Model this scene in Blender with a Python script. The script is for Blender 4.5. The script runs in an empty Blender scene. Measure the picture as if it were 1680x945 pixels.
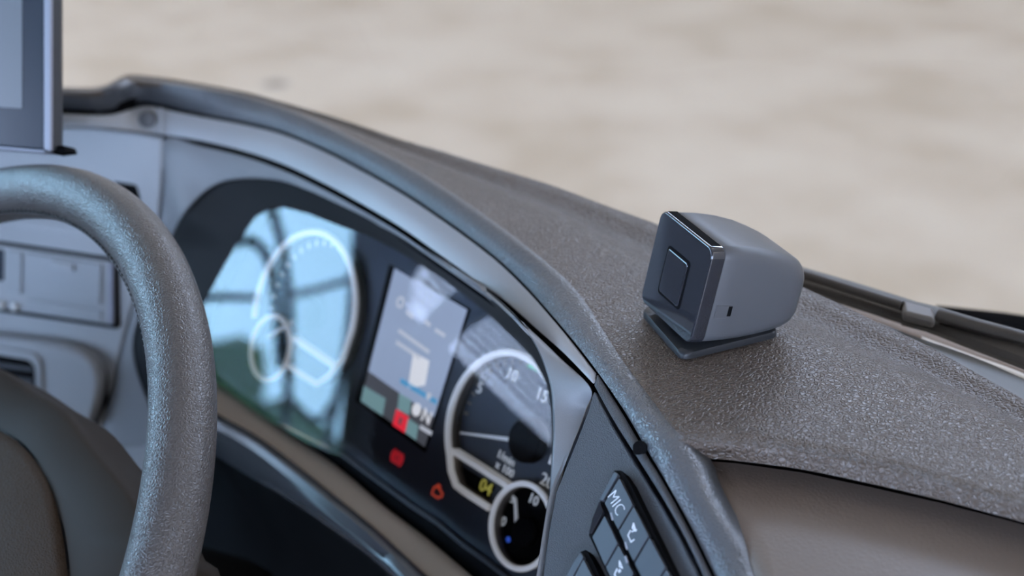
import bpy, bmesh, math, random
from mathutils import Vector, Matrix

# ------------------------------------------------------------------ camera, world, lights
SC = bpy.context.scene
COL = SC.collection
FPX = 2333.0                                   # focal length in pixels of the 1680x945 frame (50 mm on 36 mm)
PITCH, YAW = math.radians(25), math.radians(50)
EYE = Vector((0, 0, 2.3))
FW = Vector((-math.sin(YAW) * math.cos(PITCH), math.cos(YAW) * math.cos(PITCH), -math.sin(PITCH)))
RT = Vector((math.cos(YAW), math.sin(YAW), 0))
UP = RT.cross(FW)

cam_data = bpy.data.cameras.new('camera')
cam_data.sensor_width = 36
cam_data.lens = 50
cam_data.clip_start = 0.02
cam_data.clip_end = 200
cam_data.dof.use_dof = True
cam_data.dof.focus_distance = 0.63
cam_data.dof.aperture_fstop = 6.2
cam_data.dof.aperture_blades = 9
cam = bpy.data.objects.new('camera', cam_data)
COL.objects.link(cam)
m = Matrix.Identity(4)
for i in range(3):
    m[i][0], m[i][1], m[i][2], m[i][3] = RT[i], UP[i], -FW[i], EYE[i]
cam.matrix_world = m
SC.camera = cam

world = bpy.data.worlds.new('overcast_sky')
SC.world = world
world.use_nodes = True
bg = world.node_tree.nodes['Background']
bg.inputs[0].default_value = (0.60, 0.74, 1.04, 1)
bg.inputs[1].default_value = 14.5

SC.view_settings.view_transform = 'Standard'
SC.view_settings.look = 'None'
SC.view_settings.exposure = 0.0
SC.view_settings.gamma = 1.0


def area(name, loc, size, watts, color):
    l = bpy.data.lights.new(name, 'AREA')
    l.shape = 'RECTANGLE'
    l.size, l.size_y = size
    l.energy = watts
    l.color = color
    o = bpy.data.objects.new(name, l)
    o.location = loc
    COL.objects.link(o)
    return o


for hx in (-10, -5, 0, 5):                     # rows of unseen warm fill lights added to set the ground brightness
    for hy in (3, 9):
        area('ground_fill_light', (hx, hy, 6.7), (0.6, 3.0), 20, (1.0, 0.88, 0.74))


# ------------------------------------------------------------------ helpers
def ray(px, py):
    return FW + RT * ((px - 840) / FPX) - UP * ((py - 472.5) / FPX)


def at(px, py, d):
    return EYE + ray(px, py) * d


def onz(px, py, z):                            # z is height relative to the eye
    r = ray(px, py)
    return EYE + r * (z / r.z)


def dz(px, py, z):
    return z / ray(px, py).z


def onp(px, py, P, n):
    r = ray(px, py)
    return EYE + r * ((P - EYE).dot(n) / r.dot(n))


def lerp(a, b, t):
    return a + (b - a) * t


def resample(pts, n, smooth=True):
    """n points evenly spaced along a Catmull-Rom curve through pts (tuples or Vectors)."""
    pts = [Vector(p) for p in pts]
    if smooth and len(pts) > 2:
        fine = []
        for i in range(len(pts) - 1):
            p0, p1, p2, p3 = pts[max(i - 1, 0)], pts[i], pts[i + 1], pts[min(i + 2, len(pts) - 1)]
            for k in range(12):
                t = k / 12
                fine.append(0.5 * ((2 * p1) + (p2 - p0) * t + (2 * p0 - 5 * p1 + 4 * p2 - p3) * t * t
                                   + (3 * p1 - p0 - 3 * p2 + p3) * t ** 3))
        fine.append(pts[-1])
    else:
        fine = pts
    L = [0]
    for a, b in zip(fine, fine[1:]):
        L.append(L[-1] + (b - a).length)
    out, j = [], 0
    for i in range(n):
        s = L[-1] * i / (n - 1)
        while j < len(L) - 2 and L[j + 1] < s:
            j += 1
        d = L[j + 1] - L[j]
        out.append(fine[j].lerp(fine[j + 1], (s - L[j]) / d if d else 0))
    return out


def tag(o, label=None, cat=None, group=None, kind=None):
    if label: o['label'] = label
    if cat: o['category'] = cat
    if group: o['group'] = group
    if kind: o['kind'] = kind
    return o


def thing(name, loc, label, cat, group=None):
    o = bpy.data.objects.new(name, None)
    o.empty_display_size = 0.02
    o.location = loc
    COL.objects.link(o)
    return tag(o, label, cat, group)


def root_loc(parent):
    v = Vector((0, 0, 0))
    while parent:
        v += parent.location
        parent = parent.parent
    return v


def obj(name, verts, faces, mat, parent=None, smooth=True, sharp=35, face_cam=False, solid=0, bevel=0, seg=2,
        subd=0, recalc=True, wn=False):
    off = root_loc(parent)
    me = bpy.data.meshes.new(name)
    me.from_pydata([Vector(v) - off for v in verts], [], faces)
    bm = bmesh.new()
    bm.from_mesh(me)
    bmesh.ops.remove_doubles(bm, verts=bm.verts, dist=1e-6)
    if recalc and not face_cam:
        bmesh.ops.recalc_face_normals(bm, faces=bm.faces)
    if face_cam:
        bmesh.ops.recalc_face_normals(bm, faces=bm.faces)
        s = sum(f.normal.dot(EYE - off - f.calc_center_median()) * f.calc_area() for f in bm.faces)
        if s < 0:
            bmesh.ops.reverse_faces(bm, faces=bm.faces)
    for f in bm.faces:
        f.smooth = smooth
    bm.to_mesh(me)
    bm.free()
    if smooth:
        me.set_sharp_from_angle(angle=math.radians(sharp))
    me.materials.append(mat)
    o = bpy.data.objects.new(name, me)
    o.parent = parent
    COL.objects.link(o)
    if subd:
        md = o.modifiers.new('subdivision', 'SUBSURF')
        md.levels = md.render_levels = subd
    if solid:
        md = o.modifiers.new('thickness', 'SOLIDIFY')
        md.thickness = solid
        md.offset = -1
    if bevel:
        md = o.modifiers.new('bevel', 'BEVEL')
        md.width = bevel
        md.segments = seg
        md.limit_method = 'ANGLE'
        md.angle_limit = math.radians(30)
        md.use_clamp_overlap = True
    if bevel or wn:
        md = o.modifiers.new('weighted_normals', 'WEIGHTED_NORMAL')
        md.keep_sharp = True
    return o


class MB:                                       # collects shapes into one mesh
    def __init__(s): s.v, s.f = [], []

    def add(s, v, f):
        n = len(s.v)
        s.v += [Vector(p) for p in v]
        s.f += [[i + n for i in q] for q in f]
        return s

    def grid(s, rows, closed=False):
        nc = len(rows[0])
        f = []
        for r in range(len(rows) - 1):
            for c in range(nc if closed else nc - 1):
                c2 = (c + 1) % nc
                f.append([r * nc + c, r * nc + c2, (r + 1) * nc + c2, (r + 1) * nc + c])
        return s.add([p for r in rows for p in r], f)

    def prism(s, front, back):
        n = len(front)
        f = [list(range(n)), list(range(2 * n - 1, n - 1, -1))]
        f += [[i, i + n, (i + 1) % n + n, (i + 1) % n] for i in range(n)]
        return s.add(list(front) + list(back), f)

    def box(s, c, h, ax=None):
        c = Vector(c)
        X, Y, Z = ax or (Vector((1, 0, 0)), Vector((0, 1, 0)), Vector((0, 0, 1)))
        v = [c + X * (h[0] * a) + Y * (h[1] * b) + Z * (h[2] * d) for a in (-1, 1) for b in (-1, 1) for d in (-1, 1)]
        return s.add(v, [[0, 1, 3, 2], [4, 6, 7, 5], [0, 4, 5, 1], [2, 3, 7, 6], [0, 2, 6, 4], [1, 5, 7, 3]])

    def tube(s, pts, r, n=10, closed=False, caps=True, up=None):
        pts = [Vector(p) for p in pts]
        N = len(pts)
        rows = []
        ref = up or Vector((0.13, 0.21, 0.97))
        for i, p in enumerate(pts):
            a = pts[(i - 1) % N] if (closed or i) else p
            b = pts[(i + 1) % N] if (closed or i < N - 1) else p
            t = (b - a).normalized()
            x = t.cross(ref).normalized()
            y = x.cross(t)
            rr = r(i / max(N - 1, 1)) if callable(r) else r
            rows.append([p + x * (rr * math.cos(k * 2 * math.pi / n)) + y * (rr * math.sin(k * 2 * math.pi / n)) for k in range(n)])
        if closed:
            rows.append(rows[0])
        base = len(s.v)
        s.grid(rows, closed=True)
        if caps and not closed:
            s.f.append([base + k for k in range(n)])
            s.f.append([base + (N - 1) * n + k for k in reversed(range(n))])
        return s

    def make(s, name, mat, parent=None, **k):
        return obj(name, s.v, s.f, mat, parent, **k)


class Frame:                                    # a flat working plane: local (u, v, w) with w towards the viewer's side
    def __init__(s, O, e1, e2):
        s.O, s.e1, s.e2 = Vector(O), Vector(e1).normalized(), Vector(e2).normalized()
        s.n = s.e1.cross(s.e2).normalized()
        s.e2 = s.n.cross(s.e1)

    def p(s, u, v, w=0): return s.O + s.e1 * u + s.e2 * v + s.n * w

    def uv(s, px, py, w=0):
        q = onp(px, py, s.O + s.n * w, s.n) - s.O
        return Vector((q.dot(s.e1), q.dot(s.e2)))

    def px(s, px, py, w=0): return onp(px, py, s.O + s.n * w, s.n)

    def prism_uv(s, mb, poly, w0, w1):
        return mb.prism([s.p(a[0], a[1], w1) for a in poly], [s.p(a[0], a[1], w0) for a in poly])

    def prism_px(s, mb, poly, w0, w1):          # outline read at height w1
        return s.prism_uv(mb, [s.uv(a[0], a[1], w1) for a in poly], w0, w1)


def ribbon(pts, wd, closed=False):              # 2-D stroke -> list of quads
    pts = [Vector(p) for p in pts]
    n = len(pts)
    L = []
    for i, p in enumerate(pts):
        a = pts[(i - 1) % n] if (closed or i) else p
        b = pts[(i + 1) % n] if (closed or i < n - 1) else p
        t = (b - a).normalized()
        nn = Vector((-t.y, t.x))
        L.append((p + nn * wd / 2, p - nn * wd / 2))
    q = []
    for i in range(n if closed else n - 1):
        (a, b), (c, d) = L[i], L[(i + 1) % n]
        q.append([a, c, d, b])
    return q


def circle2(c, r, n=28, a0=0, a1=2 * math.pi, full=True):
    k = n if full else n - 1
    return [Vector((c[0] + r * math.cos(a0 + (a1 - a0) * i / k), c[1] + r * math.sin(a0 + (a1 - a0) * i / k))) for i in range(n)]


def fit_circle(P):
    n = len(P)
    mx = sum(p.x for p in P) / n
    my = sum(p.y for p in P) / n
    suu = suv = svv = suuu = svvv = suvv = svuu = 0
    for p in P:
        u, v = p.x - mx, p.y - my
        suu += u * u; suv += u * v; svv += v * v
        suuu += u ** 3; svvv += v ** 3; suvv += u * v * v; svuu += v * u * u
    A, B = 0.5 * (suuu + suvv), 0.5 * (svvv + svuu)
    D = suu * svv - suv * suv
    uc, vc = (A * svv - B * suv) / D, (B * suu - A * suv) / D
    return Vector((mx + uc, my + vc)), math.sqrt(uc * uc + vc * vc + (suu + svv) / n)


def rounded(poly, r, k=4):                      # round the corners of a 2-D / 3-D polygon
    out = []
    n = len(poly)
    P = [Vector(p) for p in poly]
    for i, p in enumerate(P):
        a, b = P[i - 1] - p, P[(i + 1) % n] - p
        ra = min(r, a.length * .45, b.length * .45)
        A, B = p + a.normalized() * ra, p + b.normalized() * ra
        for j in range(k + 1):
            t = j / k
            out.append(A * (1 - t) ** 2 + p * (2 * t * (1 - t)) + B * t * t)
    return out


def text_mesh(body, size, frame, u, v, w, mat, parent, name, shear=0.0, depth=0.0003, rot=0.0, thin=0.0):
    cu = bpy.data.curves.new(name, 'FONT')
    cu.body = body
    cu.size = size
    cu.align_x = 'CENTER'
    cu.align_y = 'CENTER'
    cu.extrude = depth
    cu.offset = thin
    cu.resolution_u = 3
    tmp = bpy.data.objects.new('lettering', cu)
    COL.objects.link(tmp)
    dg = bpy.context.evaluated_depsgraph_get()
    me = bpy.data.meshes.new_from_object(tmp.evaluated_get(dg))
    vs = [v_.co.copy() for v_ in me.vertices]
    fs = [list(p.vertices) for p in me.polygons]
    bpy.data.objects.remove(tmp)
    bpy.data.curves.remove(cu)
    bpy.data.meshes.remove(me)
    c, s_ = math.cos(rot), math.sin(rot)
    pts = [frame.p(u + c * q.x - s_ * q.y, v + s_ * q.x + c * q.y, w + q.z) for q in vs]
    return obj(name, pts, fs, mat, parent, smooth=False)


# ------------------------------------------------------------------ materials
def mat(name, color, rough=0.5, metal=0, bump=None, coat=0, emit=None, spec=0.5, var=0.0, sheen=0):
    """bump = (kind, scale per metre, distance in metres, strength)"""
    mt = bpy.data.materials.new(name)
    mt.use_nodes = True
    nt = mt.node_tree
    b = nt.nodes['Principled BSDF']
    b.inputs['Base Color'].default_value = (*color, 1)
    b.inputs['Roughness'].default_value = rough
    b.inputs['Metallic'].default_value = metal
    b.inputs['Specular IOR Level'].default_value = spec
    b.inputs['Coat Weight'].default_value = coat
    b.inputs['Coat Roughness'].default_value = 0.05
    if emit:
        b.inputs['Emission Color'].default_value = (*emit[0], 1)
        b.inputs['Emission Strength'].default_value = emit[1]
    tc = nt.nodes.new('ShaderNodeTexCoord')
    if var:
        nz = nt.nodes.new('ShaderNodeTexNoise')
        nz.inputs['Scale'].default_value = 14
        nz.inputs['Detail'].default_value = 5
        nt.links.new(tc.outputs['Object'], nz.inputs['Vector'])
        mr = nt.nodes.new('ShaderNodeMapRange')
        mr.inputs[1].default_value, mr.inputs[2].default_value = 0.3, 0.7
        mr.inputs[3].default_value, mr.inputs[4].default_value = rough - var, rough + var
        nt.links.new(nz.outputs['Fac'], mr.inputs[0])
        nt.links.new(mr.outputs[0], b.inputs['Roughness'])
    if bump:
        kind, scale, dist, strength = bump
        bp = nt.nodes.new('ShaderNodeBump')
        bp.inputs['Distance'].default_value = dist
        bp.inputs['Strength'].default_value = strength
        if kind == 'grain':                     # fine spark-eroded plastic
            nz = nt.nodes.new('ShaderNodeTexNoise')
            nz.inputs['Scale'].default_value = scale
            nz.inputs['Detail'].default_value = 2
            nt.links.new(tc.outputs['Object'], nz.inputs['Vector'])
            nt.links.new(nz.outputs['Fac'], bp.inputs['Height'])
        else:                                   # leather: cells with creases between them
            wz = nt.nodes.new('ShaderNodeTexNoise')
            wz.inputs['Scale'].default_value = scale * 0.6
            wz.inputs['Detail'].default_value = 3
            nt.links.new(tc.outputs['Object'], wz.inputs['Vector'])
            ma = nt.nodes.new('ShaderNodeVectorMath')
            ma.operation = 'MULTIPLY_ADD'
            ma.inputs[1].default_value = (1.1 / scale,) * 3
            nt.links.new(wz.outputs['Color'], ma.inputs[0])
            nt.links.new(tc.outputs['Object'], ma.inputs[2])
            vo = nt.nodes.new('ShaderNodeTexVoronoi')
            vo.feature = 'DISTANCE_TO_EDGE'
            vo.inputs['Scale'].default_value = scale
            nt.links.new(ma.outputs[0], vo.inputs['Vector'])
            mr = nt.nodes.new('ShaderNodeMapRange')
            mr.interpolation_type = 'SMOOTHSTEP'
            mr.inputs[1].default_value, mr.inputs[2].default_value = 0.0, 0.28
            nt.links.new(vo.outputs['Distance'], mr.inputs[0])
            mx = nt.nodes.new('ShaderNodeMath')
            mx.operation = 'MULTIPLY_ADD'
            mx.inputs[1].default_value = 0.5
            nt.links.new(wz.outputs['Fac'], mx.inputs[0])
            nt.links.new(mr.outputs[0], mx.inputs[2])
            nt.links.new(mx.outputs[0], bp.inputs['Height'])
        nt.links.new(bp.outputs[0], b.inputs['Normal'])
    return mt


M = {}
M['pad'] = mat('dash_leather', (0.073, 0.054, 0.042), 0.33, bump=('leather', 500, 0.0007, 0.65))
M['lip'] = mat('lip_leather_sky_tint', (0.066, 0.070, 0.078), 0.31, spec=0.7, bump=('leather', 540, 0.0004, 0.45))  # pad leather whose reflected sky blue is put into the base colour
M['lid'] = mat('lid_grain', (0.128, 0.098, 0.079), 0.46, bump=('leather', 420, 0.0002, 0.25))
M['trim'] = mat('trim_plastic', (0.26, 0.265, 0.275), 0.36, bump=('grain', 1500, 0.0002, 0.35), var=.04)
M['bezel'] = mat('bezel_plastic', (0.17, 0.175, 0.185), 0.50, bump=('grain', 1500, 0.0002, 0.35), var=.04)
M['switchpanel'] = mat('switch_panel_plastic', (0.048, 0.052, 0.060), 0.42, bump=('grain', 1900, 0.0006, 1.0))
M['fascia'] = mat('fascia_plastic', (0.26, 0.265, 0.275), 0.45, bump=('grain', 1200, 0.0002, 0.3), var=.05)
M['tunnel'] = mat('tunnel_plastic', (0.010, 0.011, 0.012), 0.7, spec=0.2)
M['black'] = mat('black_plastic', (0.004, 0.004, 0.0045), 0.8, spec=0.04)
M['gloss'] = mat('gloss_black', (0.020, 0.0205, 0.025), 0.06, coat=0.6)
M['satin'] = mat('satin_black', (0.074, 0.074, 0.078), 0.40, spec=0.28, bump=('grain', 2600, 0.00008, 0.25))
M['ledge'] = mat('ledge_plastic', (0.27, 0.205, 0.155), 0.5, bump=('grain', 1200, 0.0002, 0.3))
M['ledgetrim'] = mat('ledge_trim_plastic', (0.05, 0.053, 0.06), 0.25)
M['rim'] = mat('rim_leather', (0.060, 0.053, 0.050), 0.33, bump=('leather', 640, 0.0005, 0.45))
M['hub'] = mat('hub_plastic', (0.027, 0.020, 0.0145), 0.6, spec=0.10, bump=('grain', 1600, 0.0001, 0.3))
M['airbag'] = mat('airbag_grain', (0.043, 0.029, 0.019), 0.6, spec=0.08, bump=('leather', 620, 0.0004, 0.6))
M['thread'] = mat('thread', (0.03, 0.03, 0.03), 0.5)
M['face'] = mat('cluster_face', (0.040, 0.050, 0.068), 0.6)
M['ring'] = mat('gauge_ring_added_glow', (0.86, 0.85, 0.84), 0.35, emit=((1.0, 0.97, 0.95), 0.16))  # added glow brightens the rings, which sit deep in the dark tunnel
M['wall'] = mat('gauge_wall', (0.20, 0.17, 0.145), 0.5)
M['white'] = mat('dial_white', (0.7, 0.7, 0.7), 0.5, emit=((0.9, 0.95, 1), 0.20))
M['needle'] = mat('needle', (0.75, 0.75, 0.75), 0.4, emit=((1, 1, 1), 0.12))
M['green'] = mat('dial_green', (0.04, 0.45, 0.22), 0.5, emit=((0.05, 0.6, 0.28), 0.25))
M['red'] = mat('warning_red', (0.4, 0.02, 0.03), 0.5, emit=((0.9, 0.03, 0.05), 0.30))
M['orange'] = mat('warning_orange', (0.4, 0.06, 0.03), 0.5, emit=((0.9, 0.10, 0.05), 0.32))
M['yellow'] = mat('lcd_yellow', (0.3, 0.3, 0.05), 0.5, emit=((0.55, 0.5, 0.10), 0.4))
M['blue'] = mat('dial_blue', (0.03, 0.08, 0.4), 0.5, emit=((0.05, 0.15, 0.9), 0.3))
M['screen'] = mat('lit_screen', (0.02, 0.02, 0.025), 0.4, emit=((0.44, 0.56, 0.82), 0.60))
M['scr_white'] = mat('screen_white', (0.1, 0.1, 0.1), 0.4, emit=((0.9, 0.92, 1.0), 0.72))
M['scr_text'] = mat('screen_text', (0.1, 0.1, 0.1), 0.4, emit=((0.8, 0.86, 1.0), 0.55))
M['scr_teal'] = mat('screen_teal', (0.05, 0.1, 0.1), 0.4, emit=((0.26, 0.46, 0.50), 0.55))
M['scr_red'] = mat('screen_red', (0.2, 0.01, 0.02), 0.4, emit=((0.95, 0.03, 0.06), 0.75))
M['scr_blue'] = mat('screen_blue', (0.02, 0.1, 0.2), 0.4, emit=((0.10, 0.42, 0.75), 0.6))
M['scr_dark'] = mat('screen_dark', (0.02, 0.02, 0.025), 0.4, emit=((0.25, 0.27, 0.33), 0.22))
M['print'] = mat('switch_print', (0.62, 0.64, 0.68), 0.5)
M['printdim'] = mat('switch_indicator', (0.22, 0.22, 0.25), 0.4)
M['button'] = mat('switch_plastic', (0.042, 0.048, 0.060), 0.32, bump=('grain', 2600, 0.0001, 0.35))
M['monitor'] = mat('monitor_glass', (0.024, 0.030, 0.042), 0.22, spec=0.25)
M['mscreen'] = mat('monitor_screen', (0.05, 0.06, 0.08), 0.25, spec=0.3, emit=((0.42, 0.52, 0.66), 0.20))
M['mframe'] = mat('monitor_frame', (0.030, 0.031, 0.035), 0.45, spec=0.3)
M['silver'] = mat('silver_trim', (0.22, 0.22, 0.26), 0.4, metal=0.3)
M['rubber'] = mat('wiper_rubber', (0.042, 0.036, 0.031), 0.5)
M['cowl'] = mat('cowl_plastic', (0.17, 0.115, 0.075), 0.6)
M['cowlclip'] = mat('connector_plastic', (0.13, 0.118, 0.108), 0.5)
M['cream'] = mat('cowl_edge', (0.60, 0.54, 0.47), 0.55)
M['dashgrey'] = mat('defrost_strip', (0.13, 0.135, 0.14), 0.5)
M['radio'] = mat('radio_front', (0.24, 0.25, 0.265), 0.45)
M['knob'] = mat('pale_button', (0.55, 0.54, 0.52), 0.45)
M['headliner'] = mat('headliner', (0.14, 0.128, 0.12), 0.9)
M['plate'] = mat('plate_plastic', (0.018, 0.019, 0.021), 0.4, spec=0.3, bump=('grain', 2600, 0.0001, 0.3))
M['cabwall'] = mat('cab_wall', (0.10, 0.10, 0.105), 0.7)
M['hallwall'] = mat('hall_wall', (0.55, 0.50, 0.44), 0.8)
M['hallroof'] = mat('hall_roof', (0.45, 0.42, 0.38), 0.8)
M['steel'] = mat('painted_steel', (0.03, 0.035, 0.045), 0.5)
M['leaf'] = mat('hedge_leaf', (0.06, 0.11, 0.035), 0.7)
M['slat'] = mat('blind_slat', (0.16, 0.20, 0.26), 0.6)


def glass_mat(name, ior, tint):
    mt = bpy.data.materials.new(name)
    mt.use_nodes = True
    nt = mt.node_tree
    nt.nodes.clear()
    out = nt.nodes.new('ShaderNodeOutputMaterial')
    mix = nt.nodes.new('ShaderNodeMixShader')
    tr = nt.nodes.new('ShaderNodeBsdfTransparent')
    gl = nt.nodes.new('ShaderNodeBsdfGlossy')
    fr = nt.nodes.new('ShaderNodeFresnel')
    fr.inputs['IOR'].default_value = ior
    gl.inputs['Roughness'].default_value = 0.0
    tr.inputs['Color'].default_value = (*tint, 1)
    nt.links.new(fr.outputs[0], mix.inputs[0])
    nt.links.new(tr.outputs[0], mix.inputs[1])
    nt.links.new(gl.outputs[0], mix.inputs[2])
    nt.links.new(mix.outputs[0], out.inputs[0])
    return mt


M['windglass'] = glass_mat('windscreen_glass', 1.22, (0.98, 0.99, 0.98))
M['doorglass'] = glass_mat('door_glass', 1.25, (0.90, 0.96, 0.99))
M['tintglass'] = glass_mat('tinted_door_glass', 1.25, (0.78, 0.95, 0.97))
M['lens'] = glass_mat('cluster_lens', 1.62, (0.97, 0.98, 1.0))


def floor_mat():
    mt = bpy.data.materials.new('pale_concrete')
    mt.use_nodes = True
    nt = mt.node_tree
    b = nt.nodes['Principled BSDF']
    b.inputs['Roughness'].default_value = 0.75
    b.inputs['Specular IOR Level'].default_value = 0.2
    tc = nt.nodes.new('ShaderNodeTexCoord')
    nz = nt.nodes.new('ShaderNodeTexNoise')
    nz.inputs['Scale'].default_value = 1.3
    nz.inputs['Detail'].default_value = 4
    nt.links.new(tc.outputs['Object'], nz.inputs['Vector'])
    cr = nt.nodes.new('ShaderNodeValToRGB')
    e = cr.color_ramp.elements
    e[0].position, e[0].color = 0.33, (0.37, 0.298, 0.218, 1)
    e[1].position, e[1].color = 0.66, (0.455, 0.385, 0.300, 1)
    q = e.new(0.5); q.color = (0.425, 0.352, 0.270, 1)
    nt.links.new(nz.outputs['Fac'], cr.inputs[0])
    # one worn dark scuff on the concrete
    ds = nt.nodes.new('ShaderNodeVectorMath')
    ds.operation = 'DISTANCE'
    sp = onz(452, 138, -2.3)
    ds.inputs[1].default_value = sp
    nt.links.new(tc.outputs['Object'], ds.inputs[0])
    mr = nt.nodes.new('ShaderNodeMapRange')
    mr.inputs[1].default_value, mr.inputs[2].default_value = 0.03, 0.10
    mr.inputs[3].default_value, mr.inputs[4].default_value = 0.75, 0.0
    nt.links.new(ds.outputs['Value'], mr.inputs[0])
    mx = nt.nodes.new('ShaderNodeMix')
    mx.data_type = 'RGBA'
    nt.links.new(mr.outputs[0], mx.inputs[0])
    nt.links.new(cr.outputs[0], mx.inputs[6])
    mx.inputs[7].default_value = (0.10, 0.09, 0.08, 1)
    nt.links.new(mx.outputs[2], b.inputs['Base Color'])
    return mt


M['floor'] = floor_mat()

# ------------------------------------------------------------------ the floor, and an unseen hall added to shade it
o = MB().box((-4, 3, -0.05), (40, 40, 0.05)).make('floor', M['floor'], smooth=False)
tag(o, 'pale beige concrete ground out of focus beyond the dashboard', kind='structure')
def hall(name, label, boxes, mt):
    mb = MB()
    for x0, x1, y0, y1, z0, z1 in boxes:
        mb.box(((x0 + x1) / 2, (y0 + y1) / 2, (z0 + z1) / 2), ((x1 - x0) / 2, (y1 - y0) / 2, (z1 - z0) / 2))
    tag(mb.make(name, mt, smooth=False), label, kind='structure')


hall('added_shade_roof', 'unseen roof added to keep the bright sky off the ground', [(-13, 7, -11, 13.2, 12, 12.2)], M['hallroof'])
# added walls steer the sky light: high front band, side and rear gates
hall('added_wall_front', 'unseen front wall added with a high open band that lights the pad', [(-13, 7, 13, 13.2, 0, 8.3), (-13, 7, 13, 13.2, 11.0, 12)], M['hallwall'])
hall('added_wall_left', 'unseen left wall added to limit sky light on the ground, with a wide gate', [(-13.2, -13, -1.5, 13.2, 0, 12), (-13.2, -13, -11, -1.5, 8.2, 12)], M['hallwall'])
hall('added_wall_right', 'unseen right wall added to limit sky light on the ground, with a wide gate', [(7, 7.2, -3, 13.2, 0, 12), (7, 7.2, -11, -3, 6.8, 12)], M['hallwall'])
hall('added_wall_rear', 'unseen header wall added to limit sky light from the rear', [(-13, 7, -11.2, -11, 6.8, 12)], M['hallwall'])

# ------------------------------------------------------------------ dashboard curves (pixel of the photograph + real depth)
PZ = -0.30                                      # height of the padded top under the eye
F1 = [(-60, 146), (40, 147), (100, 149), (150, 151), (178, 146), (200, 137), (222, 133), (260, 136), (330, 147), (400, 160), (463, 180), (527, 206), (590, 238), (654, 270),
      (717, 308), (781, 351), (844, 398), (908, 450), (946, 492), (982, 548), (1014, 598), (1055, 653), (1090, 702), (1112, 722)]
F1X = F1 + [(1150, 790), (1180, 845), (1222, 940), (1260, 1030)]


def near_d(px, py):
    best = None
    pts = F1X
    for (ax, ay), (bx, by) in zip(pts, pts[1:]):
        vx, vy = bx - ax, by - ay
        t = max(0, min(1, ((px - ax) * vx + (py - ay) * vy) / (vx * vx + vy * vy)))
        qx, qy = ax + vx * t, ay + vy * t
        dd = (px - qx) ** 2 + (py - qy) ** 2
        if best is None or dd < best[0]:
            z = PZ
            if qy > 722: z = PZ - 0.02 * min(1, (qy - 722) / 200)
            best = (dd, dz(qx, qy, z))
    return best[1]


A = [(-60, 180), (40, 181), (105, 181), (150, 183), (179, 183), (201, 178), (223, 171), (240, 168), (262, 172), (290, 178), (330, 186), (400, 199), (463, 215), (527, 241), (590, 273), (654, 309),
     (717, 350), (781, 396), (823, 430), (865, 471), (910, 522), (945, 564), (978, 607), (1022, 670), (1063, 740), (1092, 788),
     (1132, 861), (1173, 945), (1200, 1010)]
B = [(-60, 208), (40, 210), (105, 212), (150, 213), (215, 219), (268, 226), (330, 236), (400, 253), (463, 274), (527, 304), (590, 338), (654, 376), (717, 420),
     (781, 465), (832, 502), (880, 545), (925, 585), (972, 634), (1002, 690), (1043, 755), (1084, 820), (1118, 880), (1149, 945), (1175, 1010)]


def lift(curve, off, n=None):
    pts = [at(x, y, near_d(x, y) + off) for x, y in curve]
    return resample(pts, n) if n else pts


dash = thing('dashboard', at(900, 500, 0.72) - Vector((0, 0, 0.35)),
             'dark leather grained truck dashboard sweeping around the instrument cluster', 'dashboard')

# padded top: back edge -> front shoulder -> rolled lip, resampled together
E1 = [(-60, 140), (40, 141), (100, 143), (150, 144), (175, 139), (195, 128), (212, 122), (250, 125), (300, 132), (400, 150), (463, 167), (527, 185), (590, 205), (654, 227), (717, 245),
      (781, 265), (844, 284), (908, 304), (993, 336), (1073, 365), (1200, 415), (1324, 473), (1379, 498), (1446, 531), (1512, 561), (1565, 590), (1618, 620), (1670, 649), (1760, 702), (1850, 760)]
STEP_TOP = [(1112, 722), (1150, 727), (1200, 730), (1286, 737), (1431, 762), (1546, 791), (1680, 829), (1760, 853), (1850, 884)]
STEP_BOT = [(1120, 748), (1150, 752), (1200, 755), (1315, 770), (1431, 794), (1546, 821), (1680, 857), (1760, 881), (1850, 912)]
NC1, NC2 = 110, 60                              # columns left and right of the corner by the lid


def pz_edge(x):                                 # the far edge of the pad rolls slightly lower on the right
    return PZ - 0.002


back = [onz(x, y, pz_edge(x)) for x, y in E1]
ksplit = 20                                     # E1 index that pairs with the corner of the lip
b1 = resample(back[:ksplit + 1], NC1)
b2 = resample(back[ksplit:], NC2)
f1 = resample([onz(x, y, PZ) for x, y in F1], NC1)
f2 = resample([onz(x, y, PZ) for x, y in STEP_TOP], NC2)
l1 = resample([at(x, y, near_d(x, y) + 0.0012 + 0.012 * max(0, min(1, (400 - x) / 150))) for x, y in A[:26]], NC1)
l2 = resample([at(x, y, dz(x, y - 26, PZ) + .003) for x, y in STEP_BOT], NC2)
backs = b1 + b2[1:]
fronts = f1 + f2[1:]
mb = MB()
rows = []
rows.append([p + Vector((0, 0.012, -0.030)) for p in backs])
rows.append([p + Vector((0, 0.004, -0.004)) for p in backs])
NR = 14
for k in range(NR + 1):
    t = k / NR
    row = []
    for i, (p, q) in enumerate(zip(backs, fronts)):
        v = p.lerp(q, t)
        wd = (p - q).length
        # a shallow valley towards the far edge, a soft roll at the front shoulder
        v.z += -0.0045 * math.exp(-((t - .16) / .10) ** 2) * min(1, wd / .12)
        row.append(v)
    rows.append(row)
mb.grid(rows)
o = mb.make('top_pad', M['pad'], dash, face_cam=True, solid=0.004, sharp=60)
o['label'] = 'leather grained padded dashboard top'
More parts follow.
